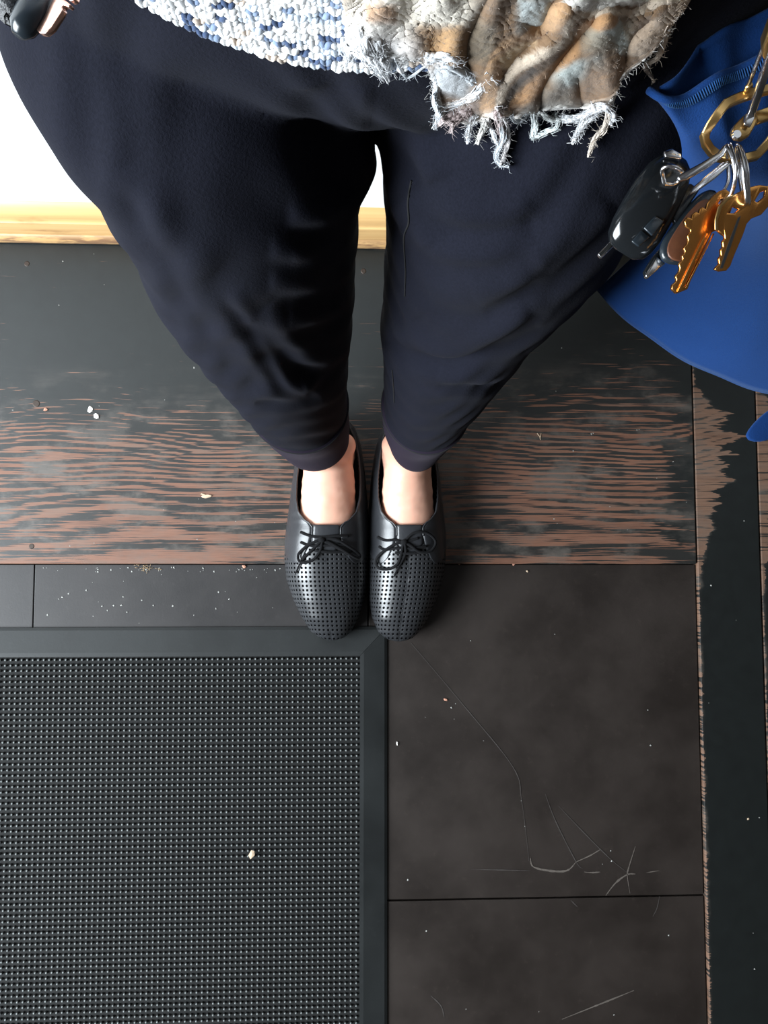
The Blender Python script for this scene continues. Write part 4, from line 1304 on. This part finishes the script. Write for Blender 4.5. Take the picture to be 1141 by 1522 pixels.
crumb('paint_chip', 134, 608, .0095, PZ, 'chip', 'larger white paint chip on the black painted plank', 'chip', .3, None, 1, .85)
crumb('paint_chip', 143, 619, .0085, PZ, 'chip', 'smaller white paint chip touching the larger one on the plank', 'chip', .3, None, 2, 1.0)
crumb('crumb', 68, 609, .006, PZ, 'pink', 'pinkish crumb on the plank near a dark round knot', 'crumb', .6, None, 3)
crumb('crumb', 375, 1268, .011, .0082, 'crumb', 'tan crumb lying on the nubs of the rubber doormat', 'crumb', .5, None, 4, .8, -.5)
crumb('splinter', 307, 738, .0085, PZ, 'crumb', 'pale splinter on the worn grain of the plank', 'splinter', .35, None, 5, 1.6, .1)
crumb('splinter', 302, 735, .005, PZ, 'crumb', 'tiny sliver beside the pale splinter on the plank', 'splinter', .35, None, 6, 1.8, -.3)
crumb('crumb', 763, 838, .0065, .0001, 'pink', 'pale pink crumb in the joint in front of the plank', 'crumb', .6, None, 7)
crumb('crumb', 783, 849, .0035, .0001, 'crumb', 'small pale crumb on the brown tile near the plank joint', 'crumb', .6, None, 8)
crumb('crumb', 682, 838, .004, .0001, 'crumb', 'pale crumb in the plank joint beside the shoe', 'crumb', .6, None, 9)
crumb('crumb', 590, 1105, .0045, .0001, 'chip', 'white speck of grit on the brown tile beside the doormat', 'crumb', .5, None, 10, .8)
crumb('crumb', 662, 1040, .005, .0001, 'pink', 'elongated pink crumb on the brown tile along a fine crack', 'crumb', .4, None, 11, 1.5, -.4)
crumb('crumb', 1111, 1217, .004, PZ - .0005, 'crumb', 'tan speck on the black outer board', 'crumb', .5, None, 12)
crumb('crumb', 363, 842, .006, .0001, 'pink', 'reddish crumb in the joint in front of the plank beside dust', 'crumb', .6, None, 13)
ys = empty('splinter', Z(801, 650, PZ)); tag(ys, 'pale forked splinter on the worn brown grain', 'splinter')
tube('prong', [Z(798, 644, PZ + .0006), Z(802, 649, PZ + .001), Z(803, 654, PZ + .0006)], .0006, M['crumb'], ys, 6)
tube('prong', [Z(804, 644, PZ + .0006), Z(803, 650, PZ + .001)], .0005, M['crumb'], ys, 6)
V, Fc = [], []
for s in range(26):
    x, y = random.gauss(215, 10), random.gauss(844, 2.5); p = Z(x, max(y, 840), .0008); a_ = random.uniform(0, 6.28); L = random.uniform(.002, .006)
    q = p + Vector((math.cos(a_) * L, math.sin(a_) * L * .6, random.uniform(0, .002))); q.y = min(q.y, y_pl - .0008)
    a, b = tube_data([p, q], .00028, 4, V0=len(V)); V += a; Fc += b
o = mk('straw_tuft', V, Fc, M['straw']); tag(o, 'tuft of dry straw fibres against the front edge of the plank', 'debris', kind='stuff')
V, Fc = [], []
spots = []
for s in range(110):
    x, y = random.uniform(0, 1141), random.uniform(370, 1515)
    if 410 < x < 670 and y < 960: continue
    if x < 580 and y > 930 and random.random() < .85: continue
    spots.append((x, y))
spots += [(random.uniform(60, 420), random.uniform(843, 850)) for _ in range(40)] + [(random.uniform(60, 420), random.uniform(850, 925)) for _ in range(25)]
for x, y in spots:
    z = PZ if (y < 836 or x > 1036) else .0003
    if x < 580 and y > 930: z = .0088
    p = Z(x, y, z); r_ = random.choice([.0006, .0007, .0008, .0011, .0015]); s0 = len(V)
    for q in range(5):
        a_ = q * 1.2566 + random.random(); V.append(p + Vector((math.cos(a_) * r_ * random.uniform(.5, 1.2), math.sin(a_) * r_ * random.uniform(.5, 1.2), .0001)))
    V.append(p + Vector((0, 0, r_ * .5)))
    Fc += [(s0 + q, s0 + (q + 1) % 5, s0 + 5) for q in range(5)]
o = mk('dust_specks', V, Fc, M['dust'], None, False); tag(o, 'pale dust specks scattered over the dark floor', 'dust', kind='stuff')
